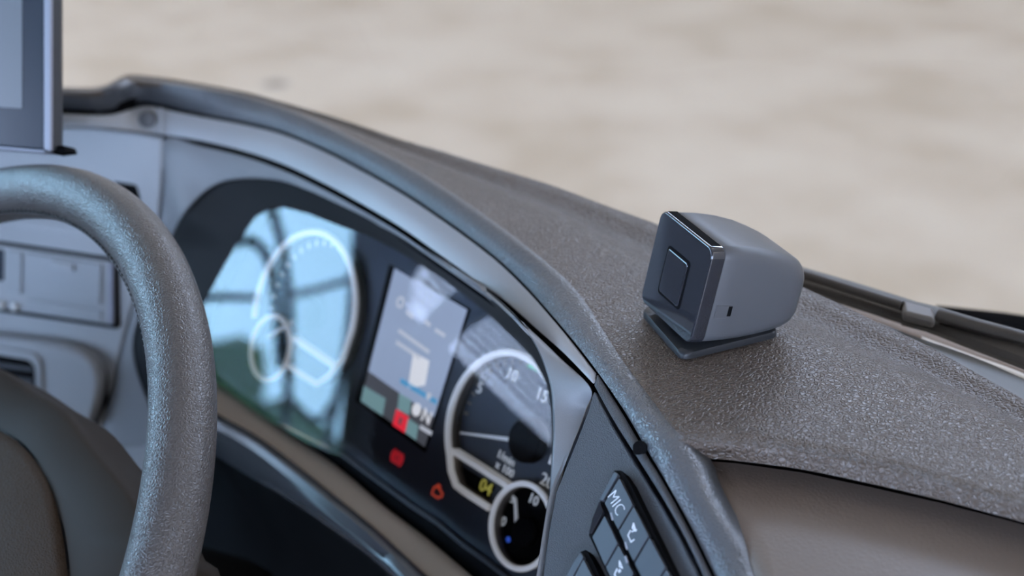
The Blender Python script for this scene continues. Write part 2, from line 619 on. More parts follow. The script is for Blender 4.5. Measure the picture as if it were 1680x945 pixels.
# the face that drops from the pad to the storage lid
rows = []
for t in (0, .06, .2, .4, .7, 1):
    rows.append([p.lerp(q, t) + Vector((.1, -.3, .9)) * (.0010 * math.sin(math.pi * min(1, t * 1.6)) if t < .62 else 0) for p, q in zip(f2, l2)])
rows.append([p + (p - EYE).normalized() * .010 for p in l2])
MB().grid(rows).make('pad_step', M['pad'], dash, face_cam=True, solid=.003, sharp=50)
# rolled lip along the front of the pad, running on towards the viewer beside the lid
lipR = [(1112, 722), (1138, 766), (1148, 796), (1173, 846), (1206, 898), (1224, 945), (1262, 1030)]
e1_ = resample([at(x, y, near_d(x, y)) for x, y in lipR], 46)
e2_ = resample([at(x, y, near_d(x, y) + 0.0012 + .002 * k / (len(A) - 26)) for k, (x, y) in enumerate(A[25:])], 46)
tops = f1 + e1_[1:]
bots = l1 + e2_[1:]
rows = [[p + Vector((0, .012, -.004)) for p in tops], [p + Vector((0, .003, .0002)) for p in tops]]
for k in range(11):
    t = k / 10
    row = []
    for i, (p, q) in enumerate(zip(tops, bots)):
        nn = (q - p).cross(tops[min(i + 1, len(tops) - 1)] - tops[max(i - 1, 0)]).normalized()
        if nn.dot(EYE - p) < 0: nn = -nn
        row.append(p.lerp(q, t) + nn * (.09 * (q - p).length * math.sin(math.pi * t)))
    rows.append(row)
rows.append([p + (p - EYE).normalized() * 0.012 for p in bots])
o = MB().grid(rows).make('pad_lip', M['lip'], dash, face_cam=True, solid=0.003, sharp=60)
o['label'] = 'shining rolled lip along the front of the pad, sky blue put into its colour'

# storage lid: the smooth brown panel in the lower right
LZ = PZ - 0.016
lid = [(1139, 760), (1155, 754), (1200, 757), (1315, 772), (1431, 796), (1546, 823), (1680, 859), (1760, 883), (1850, 914), (1850, 1060), (1275, 1060), (1235, 945), (1212, 895), (1178, 838), (1150, 788)]
Pl = [onz(x, y, LZ) for x, y in lid]
cen = sum(Pl, Vector()) / len(Pl)
mb = MB()
ring_rows = []
dense = []
for i in range(len(Pl)):
    a, b = Pl[i], Pl[(i + 1) % len(Pl)]
    for k in range(4): dense.append(a.lerp(b, k / 4))
for ins, h in ((0, -0.02), (0, -0.010), (0.0012, -0.0065), (0.0035, -0.0035), (0.0070, -0.0012), (0.0115, 0)):
    ring_rows.append([p + (cen - p).normalized() * ins * (1 if (j >= 40 or j < 3) else .15) + Vector((0, 0, h)) for j, p in enumerate(dense)])
mb.grid(ring_rows, closed=True)
n0 = len(mb.v) - len(dense)
mb.f.append([n0 + i for i in range(len(dense))])
o = mb.make('storage_lid', M['lid'], dash, face_cam=True, sharp=50)
o['label'] = 'smooth brown storage lid set into the dashboard'

# trim band between the pad lip and the bezel
def band(name, top, bot, n, mt, off_t, off_b, bulge=0.0015, back=0.010):
    T = resample([at(x, y, near_d(x, y) + off_t) for x, y in top], n)
    Bm = resample([at(x, y, near_d(x, y) + off_b) for x, y in bot], n)
    rows = [[p + (p - EYE).normalized() * back for p in T]]
    for k in range(6):
        t = k / 5
        rows.append([p.lerp(q, t) + (EYE - p).normalized() * (bulge * math.sin(math.pi * t)) for p, q in zip(T, Bm)])
    rows.append([p + (p - EYE).normalized() * back for p in Bm])
    return MB().grid(rows).make(name, mt, dash, face_cam=True, solid=0.002, sharp=60)


def shift(curve, dx, dy): return [(x + dx, y + dy) for x, y in curve]


iA, iB = 23, 18                                  # the split in the band at the switch panel
tr1 = band('trim_band', shift(A[:iA], 0, 6), shift(B[:iB], 1, -5), 120, M['trim'], 0.002, 0.0)
tr1['label'] = 'grey trim band arching over the instruments'
tr2 = band('trim_band', [(981, 615)] + shift(A[iA:], -4, 3), [(975, 632)] + shift(B[iB:], 4, -2), 60, M['switchpanel'], 0.002, 0.0)
tr2['label'] = 'grained trim band beside the switch panel'


for nm, crv in (('joint_backing', A), ('joint_backing', B)):
    back_ = lambda x: .012 + (.034 * max(0, min(1, (262 - x) / 90)) if crv is B else 0)
    T = resample([at(x + 9, y - 11, near_d(x, y) + back_(x)) for x, y in crv], 90)
    Bq = resample([at(x - 9, y + 11, near_d(x, y) + back_(x) + .001) for x, y in crv], 90)
    MB().grid([T, Bq]).make(nm, M['black'], dash, face_cam=True, solid=.002)
T = resample([at(x, y - 10, dz(x, y, PZ - .018)) for x, y in STEP_BOT], 40)
Bq = resample([onz(x, y + 30, PZ - .030) for x, y in STEP_BOT], 40)
MB().grid([T, Bq]).make('joint_backing', M['black'], dash, face_cam=True, solid=.002)
T = resample([at(x - 12, y + 2, near_d(x, y) + .014) for x, y in [(1140, 760), (1150, 796), (1173, 843), (1206, 897), (1224, 945), (1262, 1030)]], 30)
Bq = resample([at(x + 16, y - 2, near_d(x, y) + .018) for x, y in [(1140, 760), (1150, 796), (1173, 843), (1206, 897), (1224, 945), (1262, 1030)]], 30)
MB().grid([T, Bq]).make('joint_backing', M['black'], dash, face_cam=True, solid=.002)


# the pad, its lip and the trim run on to the left, behind the monitor
ext = lambda y, z, d: [at(x, y, near_d(-60, y) + d + (-60 - x) * .00018) + Vector((0, 0, z)) for x in (-40, -220, -400, -560)]
prof = [ext(141, -.03, .05), ext(141, 0, .045), ext(146, 0, 0), ext(156, 0, -.001), ext(170, 0, .006), ext(180, 0, .013), ext(181, 0, .022)]
MB().grid(prof).make('pad_end', M['lip'], dash, face_cam=True, solid=.003)
MB().grid([ext(183, 0, .015), ext(184, 0, .003), ext(196, 0, .001), ext(206, 0, .002), ext(206, 0, .03)]).make('trim_end', M['trim'], dash, face_cam=True, solid=.002)


def cap(name, px, py, d, rpx, mt, parent, nrm, h=0.003):
    c = at(px, py, d)
    r = rpx * d / FPX
    n = nrm.normalized()
    x = n.cross(Vector((0, 0, 1))).normalized()
    y = n.cross(x)
    rows = []
    for rr, hh in ((1.0, -0.004), (1.0, h * .5), (0.85, h * .9), (0.5, h), (0.02, h)):
        rows.append([c + (x * math.cos(k * math.pi / 12) + y * math.sin(k * math.pi / 12)) * (r * rr) + n * hh for k in range(24)])
    g = MB().grid(rows, closed=True)
    return g.make(name, mt, parent, face_cam=True)


cap('screw_cap', 243, 196, near_d(243, 196) - 0.002, 15, M['satin'], dash, Vector((0.75, -0.6, 0.25)), .006)
o = cap('screw_cap', 1050, 735, near_d(1050, 735) + 0.0015, 12, M['black'], dash, Vector((0.45, -0.5, 0.75)), .0015)
nb = MB()
dd = near_d(266, 195) - .003
nb.prism([at(262, 176, dd), at(268, 177, dd), at(268, 218, dd), at(261, 217, dd)], [at(262, 176, dd + .01), at(268, 177, dd + .01), at(268, 218, dd + .01), at(261, 217, dd + .01)])
nb.make('trim_clip', M['trim'], dash, bevel=.0006)

# ------------------------------------------------------------------ instrument cluster plane
TILT = math.radians(25)
CF = Frame(at(850, 725, 0.80), (1, 0, 0), (0, math.sin(TILT), math.cos(TILT)))   # n points to the driver

# fascia plane (left, turned towards the driver)
def plane3(a, b, c):
    n = (b - a).cross(c - a).normalized()
    return n


fa, fb, fc = at(105, 212, near_d(105, 212) + .03), at(268, 226, near_d(268, 226)), at(190, 700, 1.09)
e1 = (fb - fa).normalized()
FF = Frame(fb, e1, (fa - fc) - e1 * (fa - fc).dot(e1))
if FF.n.dot(EYE - FF.O) < 0:
    FF.n = -FF.n


def fpx(x, y, w=0): return onp(x, y, FF.O + FF.n * w, FF.n)


def fprism(mb, poly, w0, w1, rnd=0):
    fr = [fpx(x, y, w1) for x, y in poly]
    if rnd: fr = rounded(fr, rnd)
    return mb.prism(fr, [p + FF.n * (w0 - w1) for p in fr])


# bezel: the panel with the big opening, then the tunnel to the lens
S_O = [  # outer outline px, depth rule   |  opening px
    ((160, 735), (262, 730)), ((165, 712), (256, 700)), ((178, 655), (240, 655)), ((193, 600), (224, 612)), ((207, 545), (217, 565)), ((222, 487), (230, 508)),
    ((238, 450), (246, 462)), ((250, 410), (262, 425)), ((262, 360), (279, 391)), ((267, 300), (300, 351)), ((269, 229), (340, 309)),
    ((330, 240), (385, 293)), ((400, 257), (450, 294)), ((463, 279), (502, 310)), ((527, 309), (553, 333)), ((590, 343), (600, 356)),
    ((654, 381), (645, 381)), ((717, 425), (690, 409)), ((781, 470), (737, 437)), ((832, 507), (788, 470)), ((880, 550), (843, 518)),
    ((920, 588), (880, 566)), ((970, 637), (903, 625)), ((962, 672), (910, 676)), ((940, 729), (910, 728)), ((926, 765), (905, 790)), ((909, 807), (901, 835)), ((897, 870), (893, 890)),
    ((886, 945), (884, 945)), ((876, 1010), (872, 1010))]


def o_depth(x, y):                              # depth of the panel front around the opening
    if x < 300: return None
    if x >= 880:
        return 0.651 - 0.00018 * (y - 640) + 0.0003 * (910 - x)
    if x > 780:
        t = (x - 780) / 100
        return (near_d(x, y) + 0.004) * (1 - t) + (0.650 + 0.009) * t
    return near_d(x, y) + 0.004


outer3, open3 = [], []
for (ox, oy), (ix, iy) in S_O:
    if ox < 269 and oy > 229:
        outer3.append(fpx(ox + 2, oy, 0.0))
    elif oy > 637 and ox > 850:                 # the split line down to the switch panel
        outer3.append(at(ox, oy, 0.648 - 0.00018 * (oy - 637)))
    else:
        outer3.append(at(ox, oy, near_d(ox, oy) + 0.002))
    d = o_depth(ix, iy)
    open3.append(fpx(ix, iy, 0.001) if d is None else at(ix, iy, d))
NB = 150
outer3 = resample(outer3, NB)
open3r = resample(open3, NB)
# re-pair by interpolation index of the control points instead of arc length
def by_index(pts, n):
    k = (n - 1) // (len(pts) - 1)
    out = []
    for i in range(len(pts) - 1):
        p0, p1, p2, p3 = pts[max(i - 1, 0)], pts[i], pts[i + 1], pts[min(i + 2, len(pts) - 1)]
        for j in range(k):
            t = j / k
            out.append(0.5 * ((2 * p1) + (p2 - p0) * t + (2 * p0 - 5 * p1 + 4 * p2 - p3) * t * t + (3 * p1 - p0 - 3 * p2 + p3) * t ** 3))
    out.append(pts[-1])
    return out


ctrl_out, ctrl_in = [], []
for (ox, oy), (ix, iy) in S_O:
    if ox < 269 and oy > 229:
        ctrl_out.append(fpx(ox + 2, oy, 0.0))
    elif oy > 637 and ox > 850:
        ctrl_out.append(at(ox, oy, 0.648 - 0.00018 * (oy - 637)))
    else:
        ctrl_out.append(at(ox, oy, near_d(ox, oy) + 0.002))
    d = o_depth(ix, iy)
    ctrl_in.append(fpx(ix, iy, 0.001) if d is None else at(ix, iy, d))
KO, KI = by_index(ctrl_out, 6 * (len(S_O) - 1) + 1), by_index(ctrl_in, 6 * (len(S_O) - 1) + 1)
rows = [[p + (p - EYE).normalized() * 0.010 for p in KO]]
for t in (0, .02, .3, .6, .85, .95, 1.0):
    rows.append([p.lerp(q, t) + (q - EYE).normalized() * (0.0012 if t == 0 else 0.0006 * 0) for p, q in zip(KO, KI)])
rows.append([q + (q - EYE).normalized() * 0.002 + (p - q).normalized() * -0.0010 for p, q in zip(KO, KI)])
o = MB().grid(rows).make('cluster_bezel', M['bezel'], dash, face_cam=True, solid=0.0015, sharp=50)
o['label'] = 'grey bezel panel with the instrument opening'

LW = 0.014                                      # lens height over the cluster face
LENS = {  # inner end of the tunnel for every opening control point
    0: (330, 660), 1: (322, 640), 2: (318, 620), 3: (318, 590), 4: (322, 560), 5: (330, 515), 6: (340, 486), 7: (356, 458), 8: (370, 432), 9: (390, 398), 10: (420, 355), 11: (438, 345), 12: (465, 340), 13: (510, 352), 14: (556, 370),
    15: (600, 386), 16: (645, 408), 17: (690, 435), 18: (740, 467), 19: (795, 511), 20: (843, 556), 21: (872, 586), 22: (896, 630), 23: (904, 676), 24: (905, 728), 25: (902, 790), 26: (897, 835), 27: (891, 890), 28: (882, 945), 29: (870, 1010)}
ctrl_l = [CF.px(*LENS[i], LW) for i in range(len(S_O))]
KL = by_index(ctrl_l, 6 * (len(S_O) - 1) + 1)
rows = []
for k in range(9):
    t = k / 8
    rows.append([(q + (q - EYE).normalized() * 0.002 + (p - q).normalized() * -0.0010).lerp(l, t) for p, q, l in zip(KO, KI, KL)])
rows.append([l - CF.n * 0.012 + Vector((0, .0, 0)) for l in KL])
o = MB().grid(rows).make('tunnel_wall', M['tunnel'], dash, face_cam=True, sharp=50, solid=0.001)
o['label'] = 'dark inner wall of the instrument hood'

# ledge below the instruments
GZ = -0.483
Uc = [(300, 585), (330, 608), (360, 631), (420, 674), (459, 704), (544, 760), (630, 832), (694, 880), (760, 935), (830, 995), (880, 1040)]
Vc = [(300, 650), (330, 668), (358, 688), (416, 720), (480, 767), (544, 819), (609, 872), (686, 943), (720, 975), (770, 1025), (810, 1070)]
Wc = [(300, 715), (330, 728), (358, 742), (416, 777), (480, 815), (544, 858), (609, 905), (665, 955), (700, 990), (745, 1040), (780, 1080)]
NU = 60
U_ = resample([onz(x, y, GZ) for x, y in Uc], NU)
V_ = resample([onz(x, y, GZ) for x, y in Vc], NU)
W_ = resample([at(x, y, dz(vx, vy, GZ) + 0.004) for (x, y), (vx, vy) in zip(Wc, Vc)], NU)
rows = [[p + Vector((0, 0.004, -0.03)) for p in U_], [p + Vector((0, 0.0015, -0.001)) for p in U_]] + [[p.lerp(q, k / 5) for p, q in zip(U_, V_)] for k in range(6)]
rows.append([p + Vector((0, -0.001, -0.002)) for p in V_])
o = MB().grid(rows).make('cluster_ledge', M['ledge'], dash, face_cam=True, solid=0.004)
o['label'] = 'brown ledge below the instruments'
V2 = [p + Vector((0, -0.001, -0.0022)) for p in V_]
rows = [[p + Vector((0, 0.004, 0.001)) for p in V2], V2, [p + Vector((0.0, -0.0015, -0.002)) for p in V2]]
rows += [[p.lerp(q, k / 6) + Vector((0, -0.0015, 0)) * math.sin(math.pi * k / 6) for p, q in zip(V2, W_)] for k in range(1, 7)]
rows.append([p + Vector((0, 0.03, -0.01)) for p in W_])
o = MB().grid(rows).make('ledge_trim', M['ledgetrim'], dash, face_cam=True, solid=0.003)
o['label'] = 'shiny dark trim strip along the ledge'
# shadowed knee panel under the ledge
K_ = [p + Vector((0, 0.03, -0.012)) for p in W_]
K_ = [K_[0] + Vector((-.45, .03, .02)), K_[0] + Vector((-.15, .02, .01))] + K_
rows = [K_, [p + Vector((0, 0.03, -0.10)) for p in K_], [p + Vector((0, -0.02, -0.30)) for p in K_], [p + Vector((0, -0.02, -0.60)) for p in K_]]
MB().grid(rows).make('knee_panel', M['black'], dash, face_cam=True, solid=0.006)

# fascia base to the left of the bezel
mb = MB()
fascia_outline = [(-520, 200), (40, 207), (105, 209), (150, 210), (215, 217), (266, 227), (264, 300), (259, 360), (247, 410), (235, 450), (219, 487), (204, 545), (190, 600), (175, 655), (162, 712), (158, 735), (150, 790), (-520, 790)]
fprism(mb, fascia_outline, -0.03, 0)
o = mb.make('side_fascia', M['fascia'], dash, sharp=30, bevel=.0012)
o['label'] = 'grey side fascia turned towards the driver'
# lower fascia below the bezel, behind the wheel rim
low = [(163, 716), (172, 690), (215, 650), (262, 662), (318, 640), (345, 690), (300, 745), (262, 800), (230, 830), (160, 790)]
mb = MB()
fprism(mb, low, -0.04, -0.006)
mb.make('lower_fascia', M['fascia'], dash, bevel=.002)
mb = MB(); fprism(mb, [(185, 298), (222, 304), (229, 329), (192, 322)], -0.004, 0.0015, .002); mb.make('card_slot', M['black'], dash, bevel=.0006)
mb = MB(); fprism(mb, [(28, 360), (152, 378), (150, 392), (30, 374)], -0.004, 0.0012, .002); mb.make('fascia_recess', M['trim'], dash, bevel=.0006)

# ------------------------------------------------------------------ instrument cluster
clus = thing('instrument_cluster', CF.p(-0.10, -0.09, -0.02), 'truck instrument cluster with two chrome ringed dials and a central screen', 'instrument cluster')
mb = MB()
face = [CF.uv(x, y, 0) for x, y in [(270, 640), (320, 400), (430, 310), (600, 330), (760, 430), (900, 540), (960, 640), (960, 800), (930, 1000), (845, 962), (800, 920), (716, 856), (630, 796), (561, 744), (400, 665)]]
CF.prism_uv(mb, face, -0.012, 0)
mb.make('face_plate', M['face'], clus, smooth=False)
bead = [(330, 612), (400, 663), (470, 705), (536, 737), (561, 744), (630, 796), (673, 828), (716, 856), (760, 893), (800, 922), (850, 960)]
MB().tube([CF.px(x, y, .002) for x, y in bead], 0.0016, 8).make('lower_bead', M['switchpanel'], clus)
low_b = resample([CF.px(x, y, .002) for x, y in bead], 40)
low_u = resample([onz(x, y, GZ - .001) for x, y in Uc[1:-1]], 40)
MB().grid([low_b, [p.lerp(q, .5) + Vector((0, .004, -.018)) for p, q in zip(low_b, low_u)], [p + Vector((0, .006, -.026)) for p in low_u]]).make('lower_gap', M['black'], clus, face_cam=True, solid=.002)


def flat(name, polys, w0, w1, mt, parent, label=None):
    mb = MB()
    for q in polys: CF.prism_uv(mb, q, w0, w1)
    o = mb.make(name, mt, parent, smooth=False)
    if label: o['label'] = label
    return o


def cuv(x, y, w=0): return CF.uv(x, y, w)


RW = 0.009                                      # rings stand proud of the face


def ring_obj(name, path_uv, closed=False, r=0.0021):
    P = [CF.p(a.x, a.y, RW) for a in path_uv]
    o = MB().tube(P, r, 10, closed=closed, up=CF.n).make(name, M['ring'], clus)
    rows = [[CF.p(a.x, a.y, RW) for a in path_uv], [CF.p(a.x, a.y, 0) for a in path_uv]]
    if closed:
        rows = [r_ + [r_[0]] for r_ in rows]
    w_ = MB().grid(rows).make('ring_wall', M['wall'], o, solid=0.0008, recalc=True)
    return o


# right dial
pr = [(735, 712), (741, 668), (760, 624), (790, 594), (834, 577), (868, 590)]
cR, rR = fit_circle([cuv(x, y, RW) for x, y in pr])
aS = math.atan2(*(reversed(cuv(737, 745, RW) - cR)))
arc = [cR + Vector((math.cos(a), math.sin(a))) * rR for a in [math.radians(-2) + (aS % (2 * math.pi) - math.radians(-2)) * i / 60 for i in range(61)]]
tail = [cuv(x, y, RW) for x, y in [(740, 772), (748, 796), (762, 807), (802, 833)]]
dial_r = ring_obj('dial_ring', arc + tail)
dial_r['label'] = 'chrome ring of the right dial'
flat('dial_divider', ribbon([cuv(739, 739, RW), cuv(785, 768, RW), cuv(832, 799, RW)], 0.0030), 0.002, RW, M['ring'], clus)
# small right dial
cs, rs = fit_circle([cuv(x, y, RW) for x, y in [(805, 853), (849, 795), (816, 900), (856, 935), (818, 818)]])
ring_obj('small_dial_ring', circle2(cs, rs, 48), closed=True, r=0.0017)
flat('small_dial_face', [circle2(cs, rs, 40)], 0.0001, 0.0012, M['black'], clus)

# numerals
hubR = cuv(850, 725, 0)
for body, x, y, s in (('5', 787, 637, .0098), ('10', 840, 615, .0098), ('15', 889, 649, .0098), ('20', 897, 790, .0098)):
    q = cuv(x, y, .001)
    text_mesh(body, s, CF, q.x, q.y, .001, M['white'], clus, 'numeral')
q = cuv(830, 752, .001); text_mesh('1/min', .0068, CF, q.x, q.y, .001, M['white'], clus, 'unit_text')
q = cuv(828, 770, .001); text_mesh('x 100', .0068, CF, q.x, q.y, .001, M['white'], clus, 'unit_text')
for k in range(14):                              # printed scale along the left of the dial
    a = math.radians(188 - 9 * k)
    p0, p1 = cR + Vector((math.cos(a), math.sin(a))) * (rR * .87), cR + Vector((math.cos(a), math.sin(a))) * (rR * (.95))
    flat('scale_tick', ribbon([p0, p1], .0012 if k % 5 else .0020), 0, .0006, M['wall'], clus)
ga = [cR + Vector((math.cos(a), math.sin(a))) * (rR * .90) for a in [math.radians(98 - 5 * i) for i in range(13)]]
flat('green_arc', ribbon(ga, .0036), 0, .0006, M['green'], clus, 'green economy arc on the right dial')
# needle and its hub
hub = MB()
CF.prism_uv(hub, circle2(cuv(858, 722, .010), .0125, 28), .0012, .010)
hub.make('needle_hub', M['black'], clus, bevel=.002)
n0, n1 = cuv(755, 710, .006), cuv(846, 722, .006)
flat('needle', [[n0 + Vector((0, .0005)), n0 - Vector((0, .0005)), n1 - Vector((0, .0013)), n1 + Vector((0, .0013))]], .005, .0065, M['needle'], clus)
h2 = MB()
CF.prism_uv(h2, circle2(cuv(857, 872, .007), .0085, 24), .0012, .007)
h2.make('needle_hub', M['black'], clus, bevel=.0015)
n0, n1 = cuv(846, 817, .005), cuv(849, 882, .005)
flat('needle', [[n0 - Vector((.0006, 0)), n1 - Vector((.0011, 0)), n1 + Vector((.0011, 0)), n0 + Vector((.0006, 0))]], .0045, .006, M['needle'], clus)
q = cuv(826, 856, .0015); text_mesh('0', .0075, CF, q.x, q.y, .0015, M['white'], clus, 'numeral')
q = cuv(841, 820, .0015); text_mesh('5', .0060, CF, q.x, q.y, .0015, M['white'], clus, 'numeral')
q = cuv(875, 820, .0015); text_mesh('10', .0080, CF, q.x, q.y, .0015, M['white'], clus, 'numeral')
flat('scale_tick', ribbon([cuv(811, 852, .001), cuv(820, 855, .001)], .0018), 0.001, .0018, M['white'], clus)
flat('indicator_light', [circle2(cuv(834, 885, .0013), .0017, 12)], .0012, .0016, M['blue'], clus, 'blue indicator light')
# odometer window
flat('odometer_window', [[cuv(x, y, .0006) for x, y in [(745, 757), (812, 798), (800, 820), (765, 797), (752, 785)]]], 0, .0006, M['black'], clus)
q = cuv(797, 800, .001); text_mesh('04', .0105, CF, q.x, q.y, .001, M['yellow'], clus, 'odometer_digit')

# left dial
pl = [(427, 492), (448, 422), (467, 394), (505, 378), (536, 394), (565, 432), (584, 483), (582, 543)]
cL, rL = fit_circle([cuv(x, y, RW) for x, y in pl])
aE = math.atan2(*(reversed(cuv(582, 545, RW) - cL)))
aB = math.atan2(*(reversed(cuv(428, 520, RW) - cL))) % (2 * math.pi)
arc = [cL + Vector((math.cos(a), math.sin(a))) * rL for a in [aE + (aB - aE) * i / 60 for i in range(61)]]
tail = [cuv(x, y, RW) for x, y in [(470, 598), (495, 615), (520, 630), (540, 616), (562, 590)]]
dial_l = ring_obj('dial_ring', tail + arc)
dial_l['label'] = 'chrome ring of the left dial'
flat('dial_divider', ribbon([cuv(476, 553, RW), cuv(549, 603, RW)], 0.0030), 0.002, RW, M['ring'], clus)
cl2, rl2 = fit_circle([cuv(x, y, RW) for x, y in [(441, 511), (463, 530), (473, 568), (463, 610), (441, 629), (419, 607), (419, 559)]])
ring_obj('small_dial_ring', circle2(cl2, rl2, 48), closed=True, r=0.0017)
flat('small_dial_face', [circle2(cl2, rl2, 40)], 0.0001, 0.0012, M['black'], clus)
for k in range(26):
    a = math.radians(215 - 10 * k)
    p0, p1 = cL + Vector((math.cos(a), math.sin(a))) * (rL * .86), cL + Vector((math.cos(a), math.sin(a))) * (rL * .93)
    flat('scale_tick', ribbon([p0, p1], .0013), 0, .0006, M['white'], clus)
hl = MB(); CF.prism_uv(hl, circle2(cL, .0125, 28), 0, .010); hl.make('needle_hub', M['black'], clus, bevel=.002)
nd = Vector((math.cos(math.radians(222)), math.sin(math.radians(222))))
flat('needle', ribbon([cL + nd * .008, cL + nd * rL * .82], .0018), .005, .0065, M['needle'], clus)

# central screen with what it shows
scr_px = [(647, 440), (766, 508), (696, 733), (592, 656)]
mb = MB()
CF.prism_uv(mb, [cuv(x, y, 0) for x, y in [(640, 434), (772, 508), (698, 742), (584, 658)]], -0.001, 0.0006)
scr = mb.make('center_screen', M['black'], clus, smooth=False)
scr['label'] = 'upright display screen between the two dials'


def spx(a, b):                                   # a across, b down, both 0..1 on the screen
    P = [cuv(x, y, .001) for x, y in scr_px]
    return P[0].lerp(P[1], a).lerp(P[3].lerp(P[2], a), b)


def sflat(name, polys, w, mt): return flat(name, polys, .0006, w, mt, scr)


sflat('lit_area', [[spx(0, 0), spx(1, 0), spx(1, .78), spx(0, .78)]], .0009, M['screen'])
sflat('status_area', [[spx(0, .78), spx(1, .78), spx(1, 1), spx(0, 1)]], .0009, M['scr_dark'])


def sbox(name, pts, mt, w=.0012): return sflat(name, [[cuv(x, y, w) for x, y in pts]], w, mt)


sbox('teal_tile', [(597, 633), (632, 654), (627, 682), (592, 658)], M['scr_teal'])
sbox('teal_tile', [(655, 645), (674, 656), (671, 681), (652, 671)], M['scr_teal'])
sbox('teal_tile', [(669, 686), (686, 698), (682, 722), (665, 710)], M['scr_teal'])
sbox('red_tile', [(650, 671), (670, 684), (663, 710), (644, 697)], M['scr_red'], .0014)
sbox('red_tile_mark', [(656, 684), (660, 686), (657, 697), (653, 695)], M['scr_dark'], .0017)
sbox('white_sheet', [(678, 578), (704, 592), (697, 632), (669, 637)], M['scr_white'])
sbox('blue_bar', [(658, 620), (717, 656), (715, 664), (656, 628)], M['scr_blue'])
sflat('blue_dot', [circle2(cuv(703, 650, .0014), .0022, 14)], .0014, M['scr_text'])
sflat('white_disc', [circle2(cuv(683, 672, .0012), .0040, 20)], .0012, M['scr_white'])
q = cuv(700, 684, .001); text_mesh('N', .0115, CF, q.x, q.y, .0012, M['scr_white'], scr, 'gear_letter')
sbox('text_line', [(690, 697), (708, 708), (706, 714), (688, 703)], M['scr_text'])
for (x0, y0, x1, y1) in ((654, 542, 704, 578), (650, 561, 690, 588), (667, 511, 678, 521), (697, 527, 706, 534), (714, 541, 730, 551)):
    sflat('text_line', ribbon([cuv(x0, y0, .001), cuv(x1, y1, .001)], .0022), .0012, M['scr_text'])
sflat('clock_icon', ribbon(circle2(cuv(657, 496, .001), .0030, 18), .0016, closed=True), .0012, M['scr_text'])
# warning lights below the screen
flat('warning_light', ribbon(circle2(cuv(652, 751, 0), .0032, 18), .0016, closed=True) + ribbon([cuv(652, 746, 0), cuv(652, 756, 0)], .0014)
     + ribbon(circle2(cuv(652, 751, 0), .0052, 8, math.radians(130), math.radians(230), False), .0012)
     + ribbon(circle2(cuv(652, 751, 0), .0052, 8, math.radians(-50), math.radians(50), False), .0012), 0, .0005, M['red'], clus, 'red brake warning light')
c_ = cuv(717, 808, 0)
eng = [(-.0035, -.0025), (.0025, -.0025), (.0035, -.001), (.0048, -.001), (.0048, .0018), (.0032, .0018), (.0015, .0030), (-.0022, .0030), (-.0035, .0015)]
flat('warning_light', ribbon([c_ + Vector(a) for a in eng], .0012, closed=True) + ribbon([c_ + Vector((-.0015, .0045)), c_ + Vector((.0015, .0045))], .0011), 0, .0005, M['orange'], clus, 'orange engine warning light')

# clear cover over the dials
right_px = [LENS[i] for i in range(3, 30)] + [(810, 960), (760, 915), (716, 872), (630, 806), (558, 750), (536, 740), (497, 724), (420, 678), (360, 634), (330, 610)]
pts = [CF.px(x, y, LW) for x, y in right_px]
lens = MB().add(pts, [list(range(len(pts)))]).make('clear_cover', M['lens'], clus, smooth=False, face_cam=True)
lens['label'] = 'clear glossy cover reflecting the side window'

# ------------------------------------------------------------------ switch panel right of the instruments
c0 = at(1013, 828, 0.585)
pn = plane3(at(960, 690, 0.622), at(900, 930, 0.590), at(1110, 890, 0.552))
if pn.dot(EYE - c0) < 0: pn = -pn
g1 = (onp(1065, 878, c0, pn) - onp(1013, 781, c0, pn)).normalized()     # along the bank, towards the viewer
SF = Frame(c0, g1, pn.cross(g1))
if SF.n.dot(EYE - c0) < 0: SF.n = -SF.n


def swp(x, y, w=0): return onp(x, y, SF.O + SF.n * w, SF.n)


def swprism(mb, poly, w0, w1, rnd=0):
    fr = [swp(x, y, w1) for x, y in poly]
    if rnd: fr = rounded(fr, rnd)
    return mb.prism(fr, [p + SF.n * (w0 - w1) for p in fr])


mb = MB()
swprism(mb, [(974, 641), (1004, 697), (1042, 760), (1083, 825), (1116, 883), (1146, 945), (1180, 1020), (882, 1020), (890, 945), (900, 872), (912, 808), (928, 767), (943, 731), (965, 674)], -0.02, 0)
o = mb.make('switch_panel', M['switchpanel'], dash, bevel=.0007, sharp=30)
o['label'] = 'grained panel that carries the switches'


def bank(name, loc_px, label, shape, wall, buttons, cap_poly):
    t = thing(name, swp(*loc_px, 0), label, 'switch bank')
    H = 0.0075
    mb = MB(); swprism(mb, shape, -0.004, H - 0.0022); mb.make('housing', M['black'], t, smooth=False)
    for i, c in enumerate(cap_poly):
        mb = MB(); swprism(mb, c, -0.002, H - .0004, .0006); mb.make('end_cap', M['button'] if i == 0 else M['gloss'], t, bevel=.0004)
    res = []
    for poly in buttons:
        mb = MB(); swprism(mb, poly, 0.0, H, .0007)
        res.append(mb.make('switch', M['button'], t, bevel=.0005, seg=3))
    return t, res, H


def inset(poly, k=0.935):
    cx = sum(p[0] for p in poly) / len(poly); cy = sum(p[1] for p in poly) / len(poly)
    return [(cx + (x - cx) * k, cy + (y - cy) * k) for x, y in poly]


